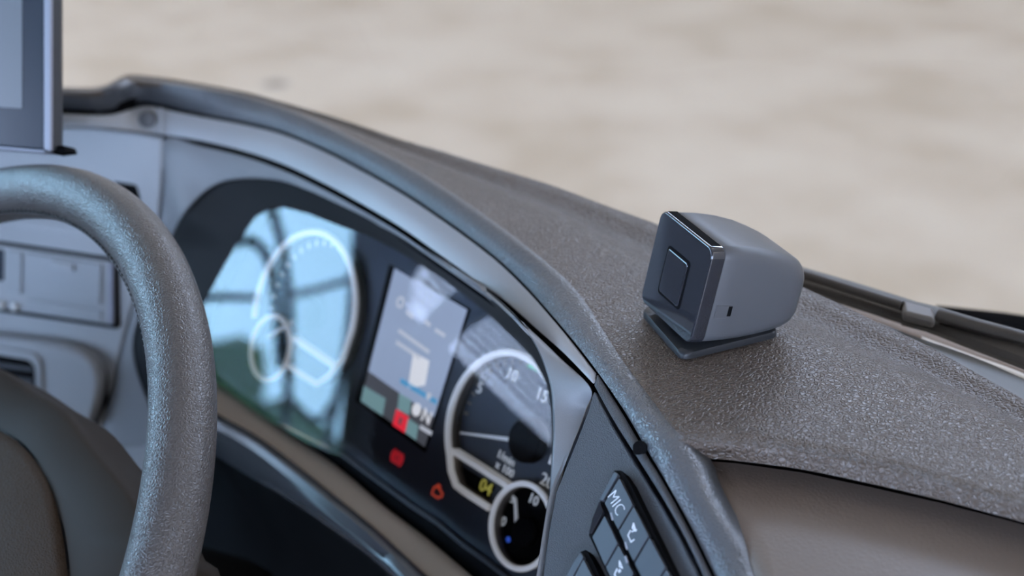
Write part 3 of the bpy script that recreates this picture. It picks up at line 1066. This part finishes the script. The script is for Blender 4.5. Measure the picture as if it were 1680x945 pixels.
R0, R1, R2, R3, R4 = (1016, 781), (1039.5, 828), (1065.5, 878.5), (1093, 930.5), (1121, 983)
C0, C1, C2, C3, C4 = (990, 825), (1013.5, 871), (1039, 924), (1066, 976), (1092, 1030)
D0, D1, D2, D3 = (970, 880.5), (992, 931), (1018, 982), (1044, 1034)
C0b, C1b, C2b, C3b = (992, 843), (1014.5, 891), (1040.5, 941), (1067, 992)
buttons = [inset([R0, R1, C1, C0]), inset([R1, R2, C2, C1]), inset([R2, R3, C3, C2]), inset([R3, R4, C4, C3]),
           inset([C0b, C1b, D1, D0]), inset([C1b, C2b, D2, D1]), inset([C2b, C3b, D3, D2])]
shape = [(1008, 772), (1019, 772), (1032, 790), (1130, 990), (1092, 1040), (1044, 1040), (966, 878), (972, 850), (985, 822)]
t1, sw, H = bank('switch_bank', (1010, 900), 'upper block of dark switches marked MIC on the grained panel', shape, None, buttons,
                 [[(1008, 773), (1014, 778), (989, 821), (983, 820)], [(983, 822), (989, 838), (970, 876), (966, 874), (973, 848)]])
for s_, lab in zip(sw, ('switch printed MIC', 'switch with a hatched seat symbol', 'blank switch', 'blank switch', 'blank switch', 'switch with a seat symbol', 'blank switch')):
    s_['label'] = lab


def swtext(body, x, y, size, parent, name, mt):
    q = swp(x, y, H)
    a1 = (swp(*R1, H) - swp(*R0, H)).normalized()
    a2 = SF.n.cross(a1)
    F_ = Frame(q, a1, a2)
    if F_.n.dot(SF.n) < 0: F_.e2 = -F_.e2
    return text_mesh(body, size, F_, 0, 0, 0.0001, mt, parent, name, depth=.0001, thin=-.00016)


swtext('MIC', 1010.5, 825.5, .0072, sw[0], 'lettering', M['print'])


def swstrokes(lines, wd, parent, name, mt):
    mb = MB()
    for ln in lines:
        P = [swp(x, y, H + .0002) for x, y in ln]
        for a, b in zip(P, P[1:]):
            t = (b - a).normalized(); s = SF.n.cross(t) * wd / 2; e = t * wd * .3
            q = [a - s - e, b - s + e, b + s + e, a + s - e]
            mb.prism(q, [p - SF.n * .0004 for p in q])
    return mb.make(name, mt, parent, smooth=False)


# seat symbols, read off the two marked switches
swstrokes([[(1034, 870), (1030, 878), (1035, 889), (1040, 885)], [(1039, 858), (1043, 871), (1037, 866), (1039, 858)], [(1039, 863), (1042, 868)], [(1036, 872), (1044, 869)]], .00045, sw[1], 'symbol', M['print'])
swstrokes([[(1012, 933), (1008, 942), (1013, 953)], [(1016, 920), (1021, 932), (1016, 929), (1016, 920)], [(1016, 934), (1018, 937)], [(1014, 936), (1016, 939)]], .00045, sw[5], 'symbol', M['print'])
for x, y, s_ in ((1003, 847, sw[0]), (1026.5, 895, sw[1]), (1026.5, 918, sw[5])):
    mb = MB(); swprism(mb, [(x - 2.6, y - 5.5), (x + .6, y - 6.5), (x + 3.4, y + 4.5), (x + .4, y + 6)], H - .0005, H + .0002); mb.make('indicator', M['printdim'], s_, smooth=False)

shape2 = [(953, 905), (961, 902), (972, 920), (1010, 1000), (985, 1030), (925, 1000), (930, 950)]
t2, sw2, H = bank('switch_bank', (950, 960), 'lower block of dark switches cut off by the bottom edge', shape2, None,
                  [[(957, 917), (985, 972), (962, 1010), (937, 956)]], [[(953, 906), (957, 914), (936, 952), (928, 948), (940, 922)]])

# ------------------------------------------------------------------ driver camera unit standing on the pad
DY, DL, DR = -0.2942, 0.1833, -0.0365
nf = Vector((math.sin(DY) * math.cos(DL), -math.cos(DY) * math.cos(DL), math.sin(DL)))
dx = Vector((math.cos(DY), math.sin(DY), 0))
dzv = dx.cross(-nf)
dx, dzv = dx * math.cos(DR) + dzv * math.sin(DR), dzv * math.cos(DR) - dx * math.sin(DR)
dback = -nf
DO = at(1107.49, 452.79, 0.6505)
DWd, DH = 0.0487, 0.0473
sens = thing('driver_camera', onz(1165, 560, PZ), 'black cube shaped driver camera with glossy front standing on the dashboard pad', 'camera')


def dpt(u, v, w): return DO + dx * u + dzv * v + dback * w


def rsect(hw, top, bot, r, w, n=6):              # rounded rectangle section at depth w
    out = []
    for cx, cy, a0 in ((hw - r, top - r, 0), (-hw + r, top - r, 90), (-hw + r, bot + r, 180), (hw - r, bot + r, 270)):
        for k in range(n + 1):
            a = math.radians(a0 + 90 * k / n)
            out.append(dpt(cx + r * math.cos(a), cy + r * math.sin(a), w))
    return out


def sect_solid(secs, name, mt, parent, **k):
    mb = MB().grid(secs, closed=True)
    n = len(secs[0])
    mb.f.append(list(range(n)))
    mb.f.append([len(mb.v) - n + i for i in reversed(range(n))])
    return mb.make(name, mt, parent, **k)


hw, hh = DWd / 2, DH / 2
# glossy front frame
fsec = [rsect(hw - .0010, hh - .0010, -hh + .0010, .0042, 0.0), rsect(hw - .0003, hh - .0003, -hh + .0003, .0048, 0.0004),
        rsect(hw, hh, -hh, .0050, 0.0011), rsect(hw, hh, -hh, .0050, 0.0068), rsect(hw - .0003, hh - .0003, -hh + .0003, .0048, 0.0072)]
fr = sect_solid(fsec, 'front_frame', M['gloss'], sens, sharp=60, wn=True)
fr['label'] = 'glossy black front frame'
# raised square window with a groove round it
ww, wh = 0.0092, 0.0108
wc = (-0.0005, -0.0010)


def front_rect(hw_, hh_, r, w, n=5):
    out = []
    for cx, cy, a0 in ((hw_ - r, hh_ - r, 0), (-hw_ + r, hh_ - r, 90), (-hw_ + r, -hh_ + r, 180), (hw_ - r, -hh_ + r, 270)):
        for k in range(n + 1):
            a = math.radians(a0 + 90 * k / n)
            out.append(dpt(wc[0] + cx + r * math.cos(a), wc[1] + cy + r * math.sin(a), w))
    return out


g = MB().grid([front_rect(ww + .0012, wh + .0012, .0022, 0.0002), front_rect(ww + .0012, wh + .0012, .0022, -0.0002), front_rect(ww - .0001, wh - .0001, .0018, -0.0002), front_rect(ww - .0001, wh - .0001, .0018, 0.0002)], closed=True)
g.make('window_rim', M['black'], sens, sharp=30)
g = sect_solid([front_rect(ww, wh, .0015, 0.0002), front_rect(ww, wh, .0015, -0.0005), front_rect(ww - .0006, wh - .0006, .0012, -0.0010)], 'lens_window', M['gloss'], sens, sharp=40, wn=True)
g['label'] = 'square raised lens window'
# satin housing, tapering and rounded at the back
hs = []
for w, a, tp, bt, r in ((.0073, .0006, .0006, .0006, .0050), (.0078, .0002, .0002, .0003, .0050), (.016, .0, .0, .0005, .0058), (.026, .0, .0006, .0012, .0066), (.036, .0003, .0022, .0024, .0076), (.044, .0008, .0045, .0036, .0084),
                        (.050, .0016, .0066, .0047, .0088), (.0545, .0030, .0086, .0062, .0088), (.0570, .0048, .0106, .0080, .0082), (.0585, .0075, .0135, .0106, .0070), (.0592, .0115, .0175, .0146, .0040)):
    hs.append(rsect(hw - a, hh - tp, -hh + bt, r, w))
ho = sect_solid(hs, 'housing', M['satin'], sens, sharp=50)
# black strip on the top of the frame
st = MB()
top_strip = [(-hw + .004, .0014), (hw - .0045, .0014), (hw - .0045, .0064), (-hw + .004, .0064)]
st.prism([dpt(u, hh + .00025, w) for u, w in top_strip], [dpt(u, hh - .001, w) for u, w in top_strip])
st.make('light_strip', M['black'], sens, bevel=.0003)
# little latch notch on the side
sl = MB(); sl.prism([dpt(hw + .0004, -.0062 + a, .0165 + b) for a, b in ((-.0024, -.001), (.0024, -.001), (.0024, .001), (-.0024, .001))],
                    [dpt(hw - .002, -.0062 + a, .0165 + b) for a, b in ((-.0024, -.001), (.0024, -.001), (.0024, .001), (-.0024, .001))])
sl.make('latch_slot', M['black'], sens, smooth=False)
sl = MB(); sl.prism([dpt(hw + .0003, -.0062 + a, .0130 + b) for a, b in ((-.0035, -.004), (.0028, -.004), (.0028, .004), (-.0035, .0025))],
                    [dpt(hw - .002, -.0062 + a, .0130 + b) for a, b in ((-.0035, -.004), (.0028, -.004), (.0028, .004), (-.0035, .0025))])
sl.make('latch_tab', M['satin'], sens, bevel=.0002)
# base plate and neck
bp = [onz(1050, 512, PZ + .0012), onz(1118, 590, PZ + .0012), onz(1280, 550, PZ + .0012)]
bp.append(bp[0] + bp[2] - bp[1])
bp = rounded(bp, .006, 6)
bc = sum(bp, Vector()) / len(bp)
zz = Vector((0, 0, 1))
secs = [[p + zz * -.0008 for p in bp], [p + zz * .0010 for p in bp], [p.lerp(bc, .02) + zz * .0022 for p in bp], [p.lerp(bc, .12) + zz * .0024 for p in bp]]
b_ = sect_solid(secs, 'base_plate', M['plate'], sens, sharp=60)
nk = [dpt(u, -hh + .002, w) for u, w in ((-.016, .010), (.016, .010), (.016, .040), (-.016, .040))]
MB().prism([p for p in nk], [Vector((p.x, p.y, EYE.z + PZ + .002)) for p in nk]).make('neck', M['black'], sens, smooth=False)

# ------------------------------------------------------------------ steering wheel
WC = EYE + Vector((-0.663, 0.126, -0.436))
WB = 0.802
wn = Vector((0, -math.sin(WB), math.cos(WB)))
WF = Frame(WC, (1, 0, 0), wn.cross(Vector((1, 0, 0))))
WR, WT = 0.222, 0.0152
wheel = thing('steering_wheel', WC - wn * .05, 'dark leather wrapped steering wheel in front of the instrument cluster', 'steering wheel')
NW = 160
MB().tube([WF.p(WR * math.cos(i * 2 * math.pi / NW), WR * math.sin(i * 2 * math.pi / NW)) for i in range(NW)], WT, 28, closed=True, up=WF.n).make('rim', M['rim'], wheel)
sb = MB()
SA = 0.30                                        # seam sits on the inner side of the rim, a little towards the driver


def seam(a, along, across, r=1.0):
    t = SA + across / WT
    return WF.p((WR - WT * r * math.cos(t)) * math.cos(a + along / WR), (WR - WT * r * math.cos(t)) * math.sin(a + along / WR), WT * r * math.sin(t))


for i in range(120):
    a = math.radians(38 + i * 1.15)
    sb.tube([seam(a, -.0014, -.0016, .99), seam(a, -.0007, -.0006, 1.06), seam(a, .0007, .0006, 1.06), seam(a, .0014, .0016, .99)], .00055, 5)
gs = MB().tube([seam(math.radians(36 + k * 2.0), 0, 0, .985) for k in range(72)], .0008, 6)
gs.make('seam', M['black'], wheel)
so = sb.make('stitching', M['thread'], wheel)
so['kind'] = 'stuff'
so['label'] = 'row of seam stitches inside the rim'
wuv = lambda x, y, w=0: WF.uv(x, y, w)
# hub cover (dark, smooth) and airbag pad (brown, grained)
HT = -0.045
hub_px = [(0, 607), (50, 638), (108, 688), (150, 733), (190, 780), (225, 830), (252, 885), (270, 950)]
hv = [WF.uv(x, y, HT) for x, y in hub_px]
hv = [v for v in hv if v.x > .015]
top_u = hv[0]
hub_poly = [Vector((-v.x, v.y)) for v in reversed(hv)] + [Vector((0, top_u.y + .004))] + hv
hub_poly += [Vector((hv[-1].x + .004, -.02)), Vector((hv[-1].x - .03, -.10)), Vector((.05, -.15)), Vector((-.05, -.15)), Vector((.03 - hv[-1].x, -.10)), Vector((-hv[-1].x - .004, -.02))]
hc = sum(hub_poly, Vector((0, 0))) / len(hub_poly)


def dome(poly, name, mt, parent, h0, h1, steps, drop):
    P = [Vector(p) for p in poly]
    Q = resample([Vector((p.x, p.y, 0)) for p in P + [P[0]]], 90)[:-1]
    c = Vector((hc.x, hc.y, 0))
    rows = [[WF.p(q.x * .9, q.y * .9, h0) for q in Q], [WF.p(q.x, q.y, h0) for q in Q]]
    for k, hh_ in steps:
        rows.append([WF.p(*(q.lerp(c, k).xy), h1 + hh_) for q in Q])
    mb = MB().grid(rows, closed=True)
    n = len(Q)
    mb.f.append([len(mb.v) - n + i for i in range(n)])
    return mb.make(name, mt, parent, sharp=60)


ob = dome(hub_poly, 'hub_cover', M['hub'], wheel, HT - .035, HT, ((0, -.006), (.012, -.002), (.04, 0), (.3, .006)), 0)
gro_px = [(0, 668), (28, 697), (50, 729), (76, 788), (95, 850), (104, 900), (109, 950), (112, 1010), (112, 1080)]
gv = [WF.uv(x, y, HT + .008) for x, y in gro_px]
gv = [v for v in gv if v.x > .015]
pad_poly = [Vector((-v.x, v.y)) for v in reversed(gv)] + [Vector((0, gv[0].y + .004))] + gv + [Vector((gv[-1].x - .01, -.04)), Vector((.05, -.11)), Vector((-.05, -.11)), Vector((.01 - gv[-1].x, -.04))]
gl = dome(pad_poly, 'airbag_groove', M['black'], wheel, HT - .01, HT + .0060, ((-.012, 0), (0, 0.0), (.1, 0)), 0)
ob = dome([p * .985 + hc * .015 for p in pad_poly], 'airbag_pad', M['airbag'], wheel, HT, HT + .010, ((0, -.003), (.02, -.0005), (.06, .001), (.4, .008), (.8, .011)), 0)
ob['label'] = 'brown grained airbag pad'
for sx in (-1, 1):                               # spokes from the sunk hub up to the rim
    sp = MB()
    rows = []
    for k in range(7):
        t = k / 6
        uu = lerp(.10, .2165, t)
        w_ = lerp(HT - .012, -.004, t * t * (3 - 2 * t))
        v1, v0 = lerp(.03, .0, t), lerp(-.08, -.055, t)
        th = lerp(.012, .007, t)
        rows.append([WF.p(sx * uu, v1, w_), WF.p(sx * uu, v1 - .006, w_ + th * .8), WF.p(sx * uu, (v0 + v1) / 2, w_ + th), WF.p(sx * uu, v0 + .006, w_ + th * .8), WF.p(sx * uu, v0, w_), WF.p(sx * uu, (v0 + v1) / 2, w_ - th)])
    sp.grid(rows, closed=True)
    sp.make('spoke', M['hub'], wheel, sharp=60)
# column behind the wheel
MB().tube([WC - wn * .06, WC - wn * .09, WC - wn * .24], lambda t: .055 + .03 * t, 24, up=Vector((1, 0, 0))).make('column', M['black'], wheel)

# ------------------------------------------------------------------ radio stack on the side fascia
rad = thing('tachograph', fpx(100, 535, 0), 'grey tachograph unit with a drawer and pale buttons in the side fascia', 'tachograph')


def fpart(name, poly, w0, w1, mt, parent, rnd=.0015, bevel=.0006, label=None):
    mb = MB(); fprism(mb, poly, w0, w1, rnd)
    o = mb.make(name, mt, parent, bevel=bevel, sharp=30)
    if label: o['label'] = label
    return o


fpart('surround', [(-120, 384), (0, 397), (193, 425), (195, 541), (0, 512), (-120, 494)], -.01, .0025, M['black'], rad, .004)
fpart('unit_front', [(-110, 390), (0, 402), (186, 430), (187, 534), (0, 506), (-110, 488)], .001, .0035, M['trim'], rad, .002)
fpart('drawer_front', [(42, 414), (166, 434), (164, 501), (40, 484)], .003, .0060, M['radio'], rad)
fpart('drawer_handle', [(84, 427), (120, 433), (120, 446), (84, 440)], .005, .0085, M['trim'], rad, .0008)
fpart('slot_panel', [(12, 410), (36, 414), (34, 484), (11, 480)], .003, .0052, M['radio'], rad)
fpart('lower_flap', [(44, 491), (166, 508), (165, 529), (42, 511)], .003, .0050, M['radio'], rad)
fpart('display_window', [(-60, 402), (6, 410), (5, 462), (-60, 452)], .003, .0045, M['monitor'], rad)
fpart('side_bar', [(177, 432), (184, 433), (185, 532), (177, 531)], .003, .0055, M['silver'], rad, .0008)
for x, y in ((2, 500), (25, 503)):
    c = fpx(x, y, .0045)
    rr = 7.5 * .98 / FPX
    rows = [[c + (FF.e1 * math.cos(k * math.pi / 10) + FF.n.cross(FF.e1) * math.sin(k * math.pi / 10)) * rr * s + FF.n * h for k in range(20)] for s, h in ((1, -.002), (1, .0015), (.8, .0028), (.02, .003))]
    MB().grid(rows, closed=True).make('button', M['knob'], rad, face_cam=True)
MB().add([], [])

vent = thing('air_vent', fpx(60, 690, 0), 'grey air vent with dark slats in a rounded panel below the tachograph', 'air vent')
bump = [(-120, 536), (0, 548), (70, 556), (125, 566), (163, 588), (178, 618), (174, 660), (157, 704), (140, 708), (60, 690), (-120, 670)]
fpart('vent_gap', bump, -.004, .0015, M['black'], vent, .006, .001)
bump2 = [(-120, 540), (0, 552), (70, 560), (120, 570), (152, 590), (164, 618), (160, 658), (146, 698), (135, 700), (60, 684), (-120, 665)]
fpart('vent_panel', bump2, .001, .014, M['fascia'], vent, .010, .006)
fpart('vent_frame', [(-120, 556), (0, 569), (56, 579), (68, 596), (70, 676), (40, 672), (-120, 652)], .010, .0165, M['fascia'], vent, .004, .001)
fpart('vent_opening', [(-110, 570), (0, 583), (46, 591), (56, 602), (58, 668), (-110, 646)], .012, .0172, M['black'], vent, .003, .0002)
for k in range(4):
    y0 = 596 + k * 19
    fpart('slat', [(-108, y0 - 14), (0, y0 - 1), (54, y0 + 7), (55, y0 + 14), (0, y0 + 7), (-108, y0 - 6)], .0165, .0180, M['ledgetrim'], vent, .0005, .0003)

# ------------------------------------------------------------------ monitor at the left edge
mon_d = 0.80
mo = at(80, 240, mon_d)
MF = Frame(mo, (0.93, 0.37, 0), (0.0, 0.0, 1.0))
mn = (at(80, 0, mon_d + .012) - mo).normalized()
MF = Frame(mo, (0.96, 0.28, -0.02), mn)
if MF.n.dot(EYE - mo) < 0: MF.n = -MF.n
mon = thing('monitor', at(60, 250, mon_d), 'dark flat monitor with silver edge mounted at the left of the dashboard', 'monitor')


def mpx(x, y, w=0): return onp(x, y, MF.O + MF.n * w, MF.n)


def mprism(poly, w0, w1, name, mt, rnd=0, bevel=0, label=None):
    fr = [mpx(x, y, w1) for x, y in poly]
    if rnd: fr = rounded(fr, rnd)
    mb = MB().prism(fr, [p + MF.n * (w0 - w1) for p in fr])
    o = mb.make(name, mt, mon, bevel=bevel, sharp=30)
    if label: o['label'] = label
    return o


mprism([(-200, -90), (72, -90), (72, 245), (-200, 222)], -.006, 0, 'front_glass', M['monitor'], .003, .0006)
mprism([(-190, -80), (36, -80), (36, 178), (-190, 165)], -.002, .0004, 'screen', M['mscreen'], 0, 0, 'dim grey blue screen area')
mprism([(72, -90), (83, -90), (83, 247), (72, 246)], -.0015, .0004, 'silver_edge', M['silver'], .0008, .0004, 'bright silver edge strip')
mprism([(-200, 224), (72, 247), (72, 250), (-200, 227)], -.009, .0004, 'silver_edge', M['silver'], 0, 0, 'bright silver edge strip')
bx = [mpx(83, -90, -.001), mpx(101, -90, -.010), mpx(101, 243, -.010), mpx(83, 250, -.001)]
mb = MB(); mb.prism(bx, [p - MF.n * .009 - MF.e1 * .009 for p in bx]); mb.make('side_housing', M['mframe'], mon, bevel=.001)
bk = [(-200, -90), (68, -90), (68, 243), (-200, 222)]
mprism(bk, -.022, -.009, 'back_housing', M['mframe'], .004, .002)
MB().tube([at(60, 215, mon_d + .03), at(40, 205, mon_d + .08), at(10, 195, 1.0)], .010, 14).make('mount_arm', M['black'], mon)
fo = [mpx(80, 240, -.006), mpx(104, 238, -.006), mpx(107, 249, -.006), mpx(82, 252, -.006)]
MB().prism(fo, [p - MF.n * .010 for p in fo]).make('corner_foot', M['black'], mon, bevel=.001)

# ------------------------------------------------------------------ beyond the pad: defrost strip, cowl, wiper, windscreen
g1 = [(1440, 529), (1512, 556), (1560, 572), (1618, 594), (1680, 622), (1760, 660), (1850, 705)]
g2 = [(1440, 545), (1512, 575), (1560, 600), (1618, 632), (1680, 668), (1760, 716), (1850, 775)]
T_ = resample([at(x, y, dz(x, y, PZ - .030)) for x, y in g1], 30)
B_ = resample([at(x, y, dz(x, y, PZ - .026)) for x, y in g2], 30)
MB().grid([[p + Vector((0, .004, -.02)) for p in T_], T_, B_, [p + Vector((0, -.01, -.02)) for p in B_]]).make('defrost_strip', M['dashgrey'], dash, face_cam=True, solid=.003)
cow = thing('cowl', at(1500, 560, .80), 'brown plastic cowl strip with pale edge under the wiper', 'cowl')


def strip(name, a, b, za, zb, mt, parent, n=30, solid=.003):
    T = resample([onz(x, y, za) for x, y in a], n)
    Bq = resample([onz(x, y, zb) for x, y in b], n)
    return MB().grid([T, [p.lerp(q, .5) for p, q in zip(T, Bq)], Bq]).make(name, mt, parent, face_cam=True, solid=solid)


strip('pale_edge', [(1512, 552), (1525, 557), (1600, 584), (1680, 613), (1850, 690)], [(1512, 558), (1525, 564), (1600, 592), (1680, 624), (1850, 705)], PZ - .050, PZ - .050, M['cream'], cow)
strip('cowl_panel', [(1130, 392), (1165, 406), (1200, 420), (1300, 462), (1380, 490), (1500, 535), (1600, 570), (1680, 597), (1850, 665)],
      [(1130, 412), (1165, 430), (1200, 446), (1300, 484), (1380, 514), (1500, 556), (1600, 590), (1680, 616), (1850, 690)], PZ - .056, PZ - .055, M['cowl'], cow)
strip('cowl_gap', [(1130, 377), (1165, 391), (1200, 405), (1300, 448), (1380, 476), (1500, 515), (1600, 548), (1680, 575), (1850, 640)],
      [(1130, 398), (1165, 413), (1200, 428), (1300, 466), (1380, 493), (1500, 537), (1600, 572), (1680, 600), (1850, 668)], PZ - .075, PZ - .060, M['black'], cow)

wip = thing('windscreen_wiper', at(1500, 520, .84), 'grey windscreen wiper with connector lying along the base of the windscreen', 'wiper')


def wpt(x, y, h=.035): return onz(x, y, PZ - h)


def beam(name, pts, wd, mt, parent, h=.030, flat_=.5):
    P = [wpt(x, y, h) for x, y in pts]
    P = resample(P, 24)
    rows = []
    for i, p in enumerate(P):
        t = (P[min(i + 1, 23)] - P[max(i - 1, 0)]).normalized()
        s = t.cross(Vector((0, 0, 1))).normalized()
        u = s.cross(t)
        w_ = wd(i / 23) if callable(wd) else wd
        rows.append([p + s * (w_ * math.cos(k * math.pi / 6)) + u * (w_ * flat_ * math.sin(k * math.pi / 6)) for k in range(12)])
    mb = MB().grid(rows, closed=True)
    mb.f.append(list(range(12)))
    mb.f.append([len(mb.v) - 12 + k for k in range(12)])
    return mb.make(name, mt, parent)


beam('blade', [(1060, 385), (1160, 408), (1240, 436), (1330, 463), (1400, 484), (1500, 516)], .0105, M['rubber'], wip, .030, .55)
beam('blade_ridge', [(1060, 380), (1160, 402), (1240, 429), (1330, 455), (1400, 477), (1480, 502)], .0028, M['rubber'], wip, .020, 1)
beam('wiper_arm', [(1490, 514), (1540, 527), (1600, 549), (1680, 578), (1850, 640), (2020, 706)], lambda t: .0115 + .003 * t, M['rubber'], wip, .028, .5)
beam('wiper_arm_edge', [(1540, 516), (1600, 534), (1680, 556), (1850, 610)], .0045, M['rubber'], wip, .020, .8)
cc = [wpt(1480, 491, .018), wpt(1532, 505, .018), wpt(1535, 524, .018), wpt(1482, 511, .018)]
MB().prism(cc, [p + Vector((0, 0, -.006)) for p in cc]).make('connector', M['cowlclip'], wip, bevel=.002)
wip2 = thing('windscreen_wiper', at(1620, 525, 1.0), 'thin dark second wiper arm rising to the right above the blade', 'wiper')
P2 = [at(1535, 512, .93), at(1600, 519, .92), at(1680, 529, .90), at(1850, 562, .85), at(2020, 640, .76)]
MB().tube(resample(P2, 16), .0045, 10).make('wiper_arm', M['black'], wip2)
P2 = [at(1600, 524, .92), at(1680, 541, .90), at(1850, 588, .84), at(2020, 680, .74)]
MB().tube(resample(P2, 12), .0040, 10).make('wiper_link', M['black'], wip2)

# windscreen pane
wl = [p + Vector((0, .020, -.012)) for p in resample([onz(x, y, PZ) for x, y in E1], 40)]
far_l = [Vector((-2.28, 0.25, wl[0].z)), Vector((-1.9, .42, wl[0].z)), Vector((-1.5, .46, wl[0].z))]
wl = far_l + [w for w in wl if w.x > -1.3 and w.x < -.12] + [Vector((-.05, .50, wl[0].z)), Vector((.12, .43, wl[0].z))]
wt = [Vector((w.x, w.y - .34, EYE.z + .60)) for w in wl]
MB().grid([wl, [a.lerp(b, .5) for a, b in zip(wl, wt)], wt]).make('window_1', M['windglass'], face_cam=True)
tag(bpy.data.objects['window_1'], 'clear raked windscreen pane above the dashboard', kind='structure')

# ------------------------------------------------------------------ the cab shell behind and around the viewer
cab = thing('truck_cab', EYE + Vector((-1.2, -.8, -1.2)), 'grey cab shell with roof and left door around the dashboard', 'truck cab')


def refl(px, py, X):                             # where a ray mirrored in the clear cover meets the plane x = X
    r = ray(px, py).normalized()
    q = CF.px(px, py, LW)
    r2 = r - 2 * r.dot(CF.n) * CF.n
    return q + r2 * ((EYE.x + X - q.x) / r2.x)


def yz(y, z, x): return EYE + Vector((x, y, z))


XL = -2.30


def wall_piece(name, poly, mt=M['cabwall']):
    return MB().prism([yz(y, z, XL) for y, z in poly], [yz(y, z, XL - .05) for y, z in poly]).make(name, mt, cab, smooth=False)


WZ, WTOP = -.56, .48                             # sill and head of the door window
wall_piece('door_lower', [(.35, WZ), (-2.1, WZ), (-2.1, -1.3), (.35, -1.3)])
wall_piece('door_pillar', [(-1.305, WZ), (-.865, -.04), (-.78, WTOP), (-.97, WTOP), (-1.03, -.04), (-1.36, WZ)])
wall_piece('side_panel', [(-1.36, WZ), (-1.05, -.10), (-1.80, -.10), (-1.80, WZ)])
wall_piece('side_panel', [(-1.80, WZ), (-2.1, WZ), (-2.1, WTOP), (-1.80, WTOP)])
wall_piece('front_pillar', [(.42, WZ), (.42, .02), (.12, .62), (.02, .62), (.10, WTOP), (.32, .02), (.32, WZ)])
wall_piece('door_top', [(.10, WTOP), (-2.1, WTOP), (-2.1, .62), (.03, .62)])
MB().box(EYE + Vector((-1.18, -1.05, .66)), (1.16, 1.05, .03)).make('roof', M['headliner'], cab, smooth=False)
YR = -2.1
RX0, RX1, RZ0, RZ1 = -2.28, -.15, -.45, .24       # unseen rear window, sized for the sky light it lets onto the dash
for x0, x1, z0, z1 in ((-2.34, RX0, -1.3, .63), (RX1, -.02, -1.3, .63), (RX0, RX1, -1.3, RZ0), (RX0, RX1, RZ1, .63)):
    MB().box(EYE + Vector(((x0 + x1) / 2, YR - .025, (z0 + z1) / 2)), ((x1 - x0) / 2, .025, (z1 - z0) / 2)).make('rear_panel', M['cabwall'], cab, smooth=False)
MB().box(EYE + Vector(((RX0 + RX1) / 2, YR - .02, (RZ0 + RZ1) / 2)), ((RX1 - RX0) / 2, .003, (RZ1 - RZ0) / 2)).make('window_3', M['doorglass'], smooth=False)
tag(bpy.data.objects['window_3'], 'unseen rear cab window, opened wide to light the dashboard', kind='structure')
MB().box(EYE + Vector((.01, -1.28, -.34)), (.02, .84, .97)).make('right_shade_panel', M['cabwall'], cab, smooth=False)  # unseen panel added to block sky light from the right rear
MB().box(EYE + Vector((-1.18, -.85, -1.32)), (1.16, 1.25, .02)).make('cab_floor', M['black'], cab, smooth=False)
w2 = [(.31, WZ + .01), (-1.295, WZ + .01), (-.865, -.04), (-.79, WTOP - .01), (.10, WTOP - .01), (.31, .02)]
MB().prism([yz(y, z, XL - .02) for y, z in w2], [yz(y, z, XL - .026) for y, z in w2]).make('window_2', M['tintglass'], smooth=False)
tag(bpy.data.objects['window_2'], 'bluish side window of the left door', kind='structure')
bl = thing('window_blind', yz(-1.4, -.1, XL + .03), 'grey blue slatted blind inside the rear side window', 'blind')
for k in range(6):
    MB().box(yz(-1.42, -.085 + k * .019, XL + .03), (.002, .40, .0055)).make('slat', M['slat'], bl, smooth=False)
# mirror bracket outside the left door, seen mirrored in the clear cover
mir = thing('mirror_bracket', yz(-.7, -.45, -2.45), 'dark tubular mirror bracket outside the left door window', 'mirror')
XM = -2.42
for pts, r in (([(443, 335), (462, 400), (474, 500), (474, 600), (468, 700)], .011), ([(586, 365), (580, 450), (570, 560), (545, 690), (530, 760)], .010),
               ([(380, 400), (412, 395), (440, 425), (455, 500), (460, 600)], .011), ([(320, 490), (360, 487), (420, 489)], .009), ([(474, 484), (515, 476), (575, 458)], .008),
               ([(476, 655), (520, 690), (560, 640)], .008)):
    MB().tube(resample([refl(x, y, XM) for x, y in pts], 20), r, 8).make('bracket_tube', M['steel'], mir)
# hedge across the yard
rnd = random.Random(4)
hd = MB()
for k in range(34):
    c = Vector((-17 - rnd.random() * 1.5, -30 + k * .95, 0))
    hgt = 2.1 + rnd.random() * .7
    rows = []
    for j in range(7):
        t = j / 6
        rr = 1.05 * (1 - .75 * t ** 3) * (0.9 + .2 * rnd.random())
        rows.append([c + Vector((rr * math.cos(a * math.pi / 5) * (.85 + .3 * rnd.random()), rr * math.sin(a * math.pi / 5) * (.85 + .3 * rnd.random()), hgt * t)) for a in range(10)])
    hd.grid(rows, closed=True)
ho_ = hd.make('hedge', M['leaf'])
tag(ho_, 'long green hedge across the yard beyond the left door', 'hedge', kind='stuff')
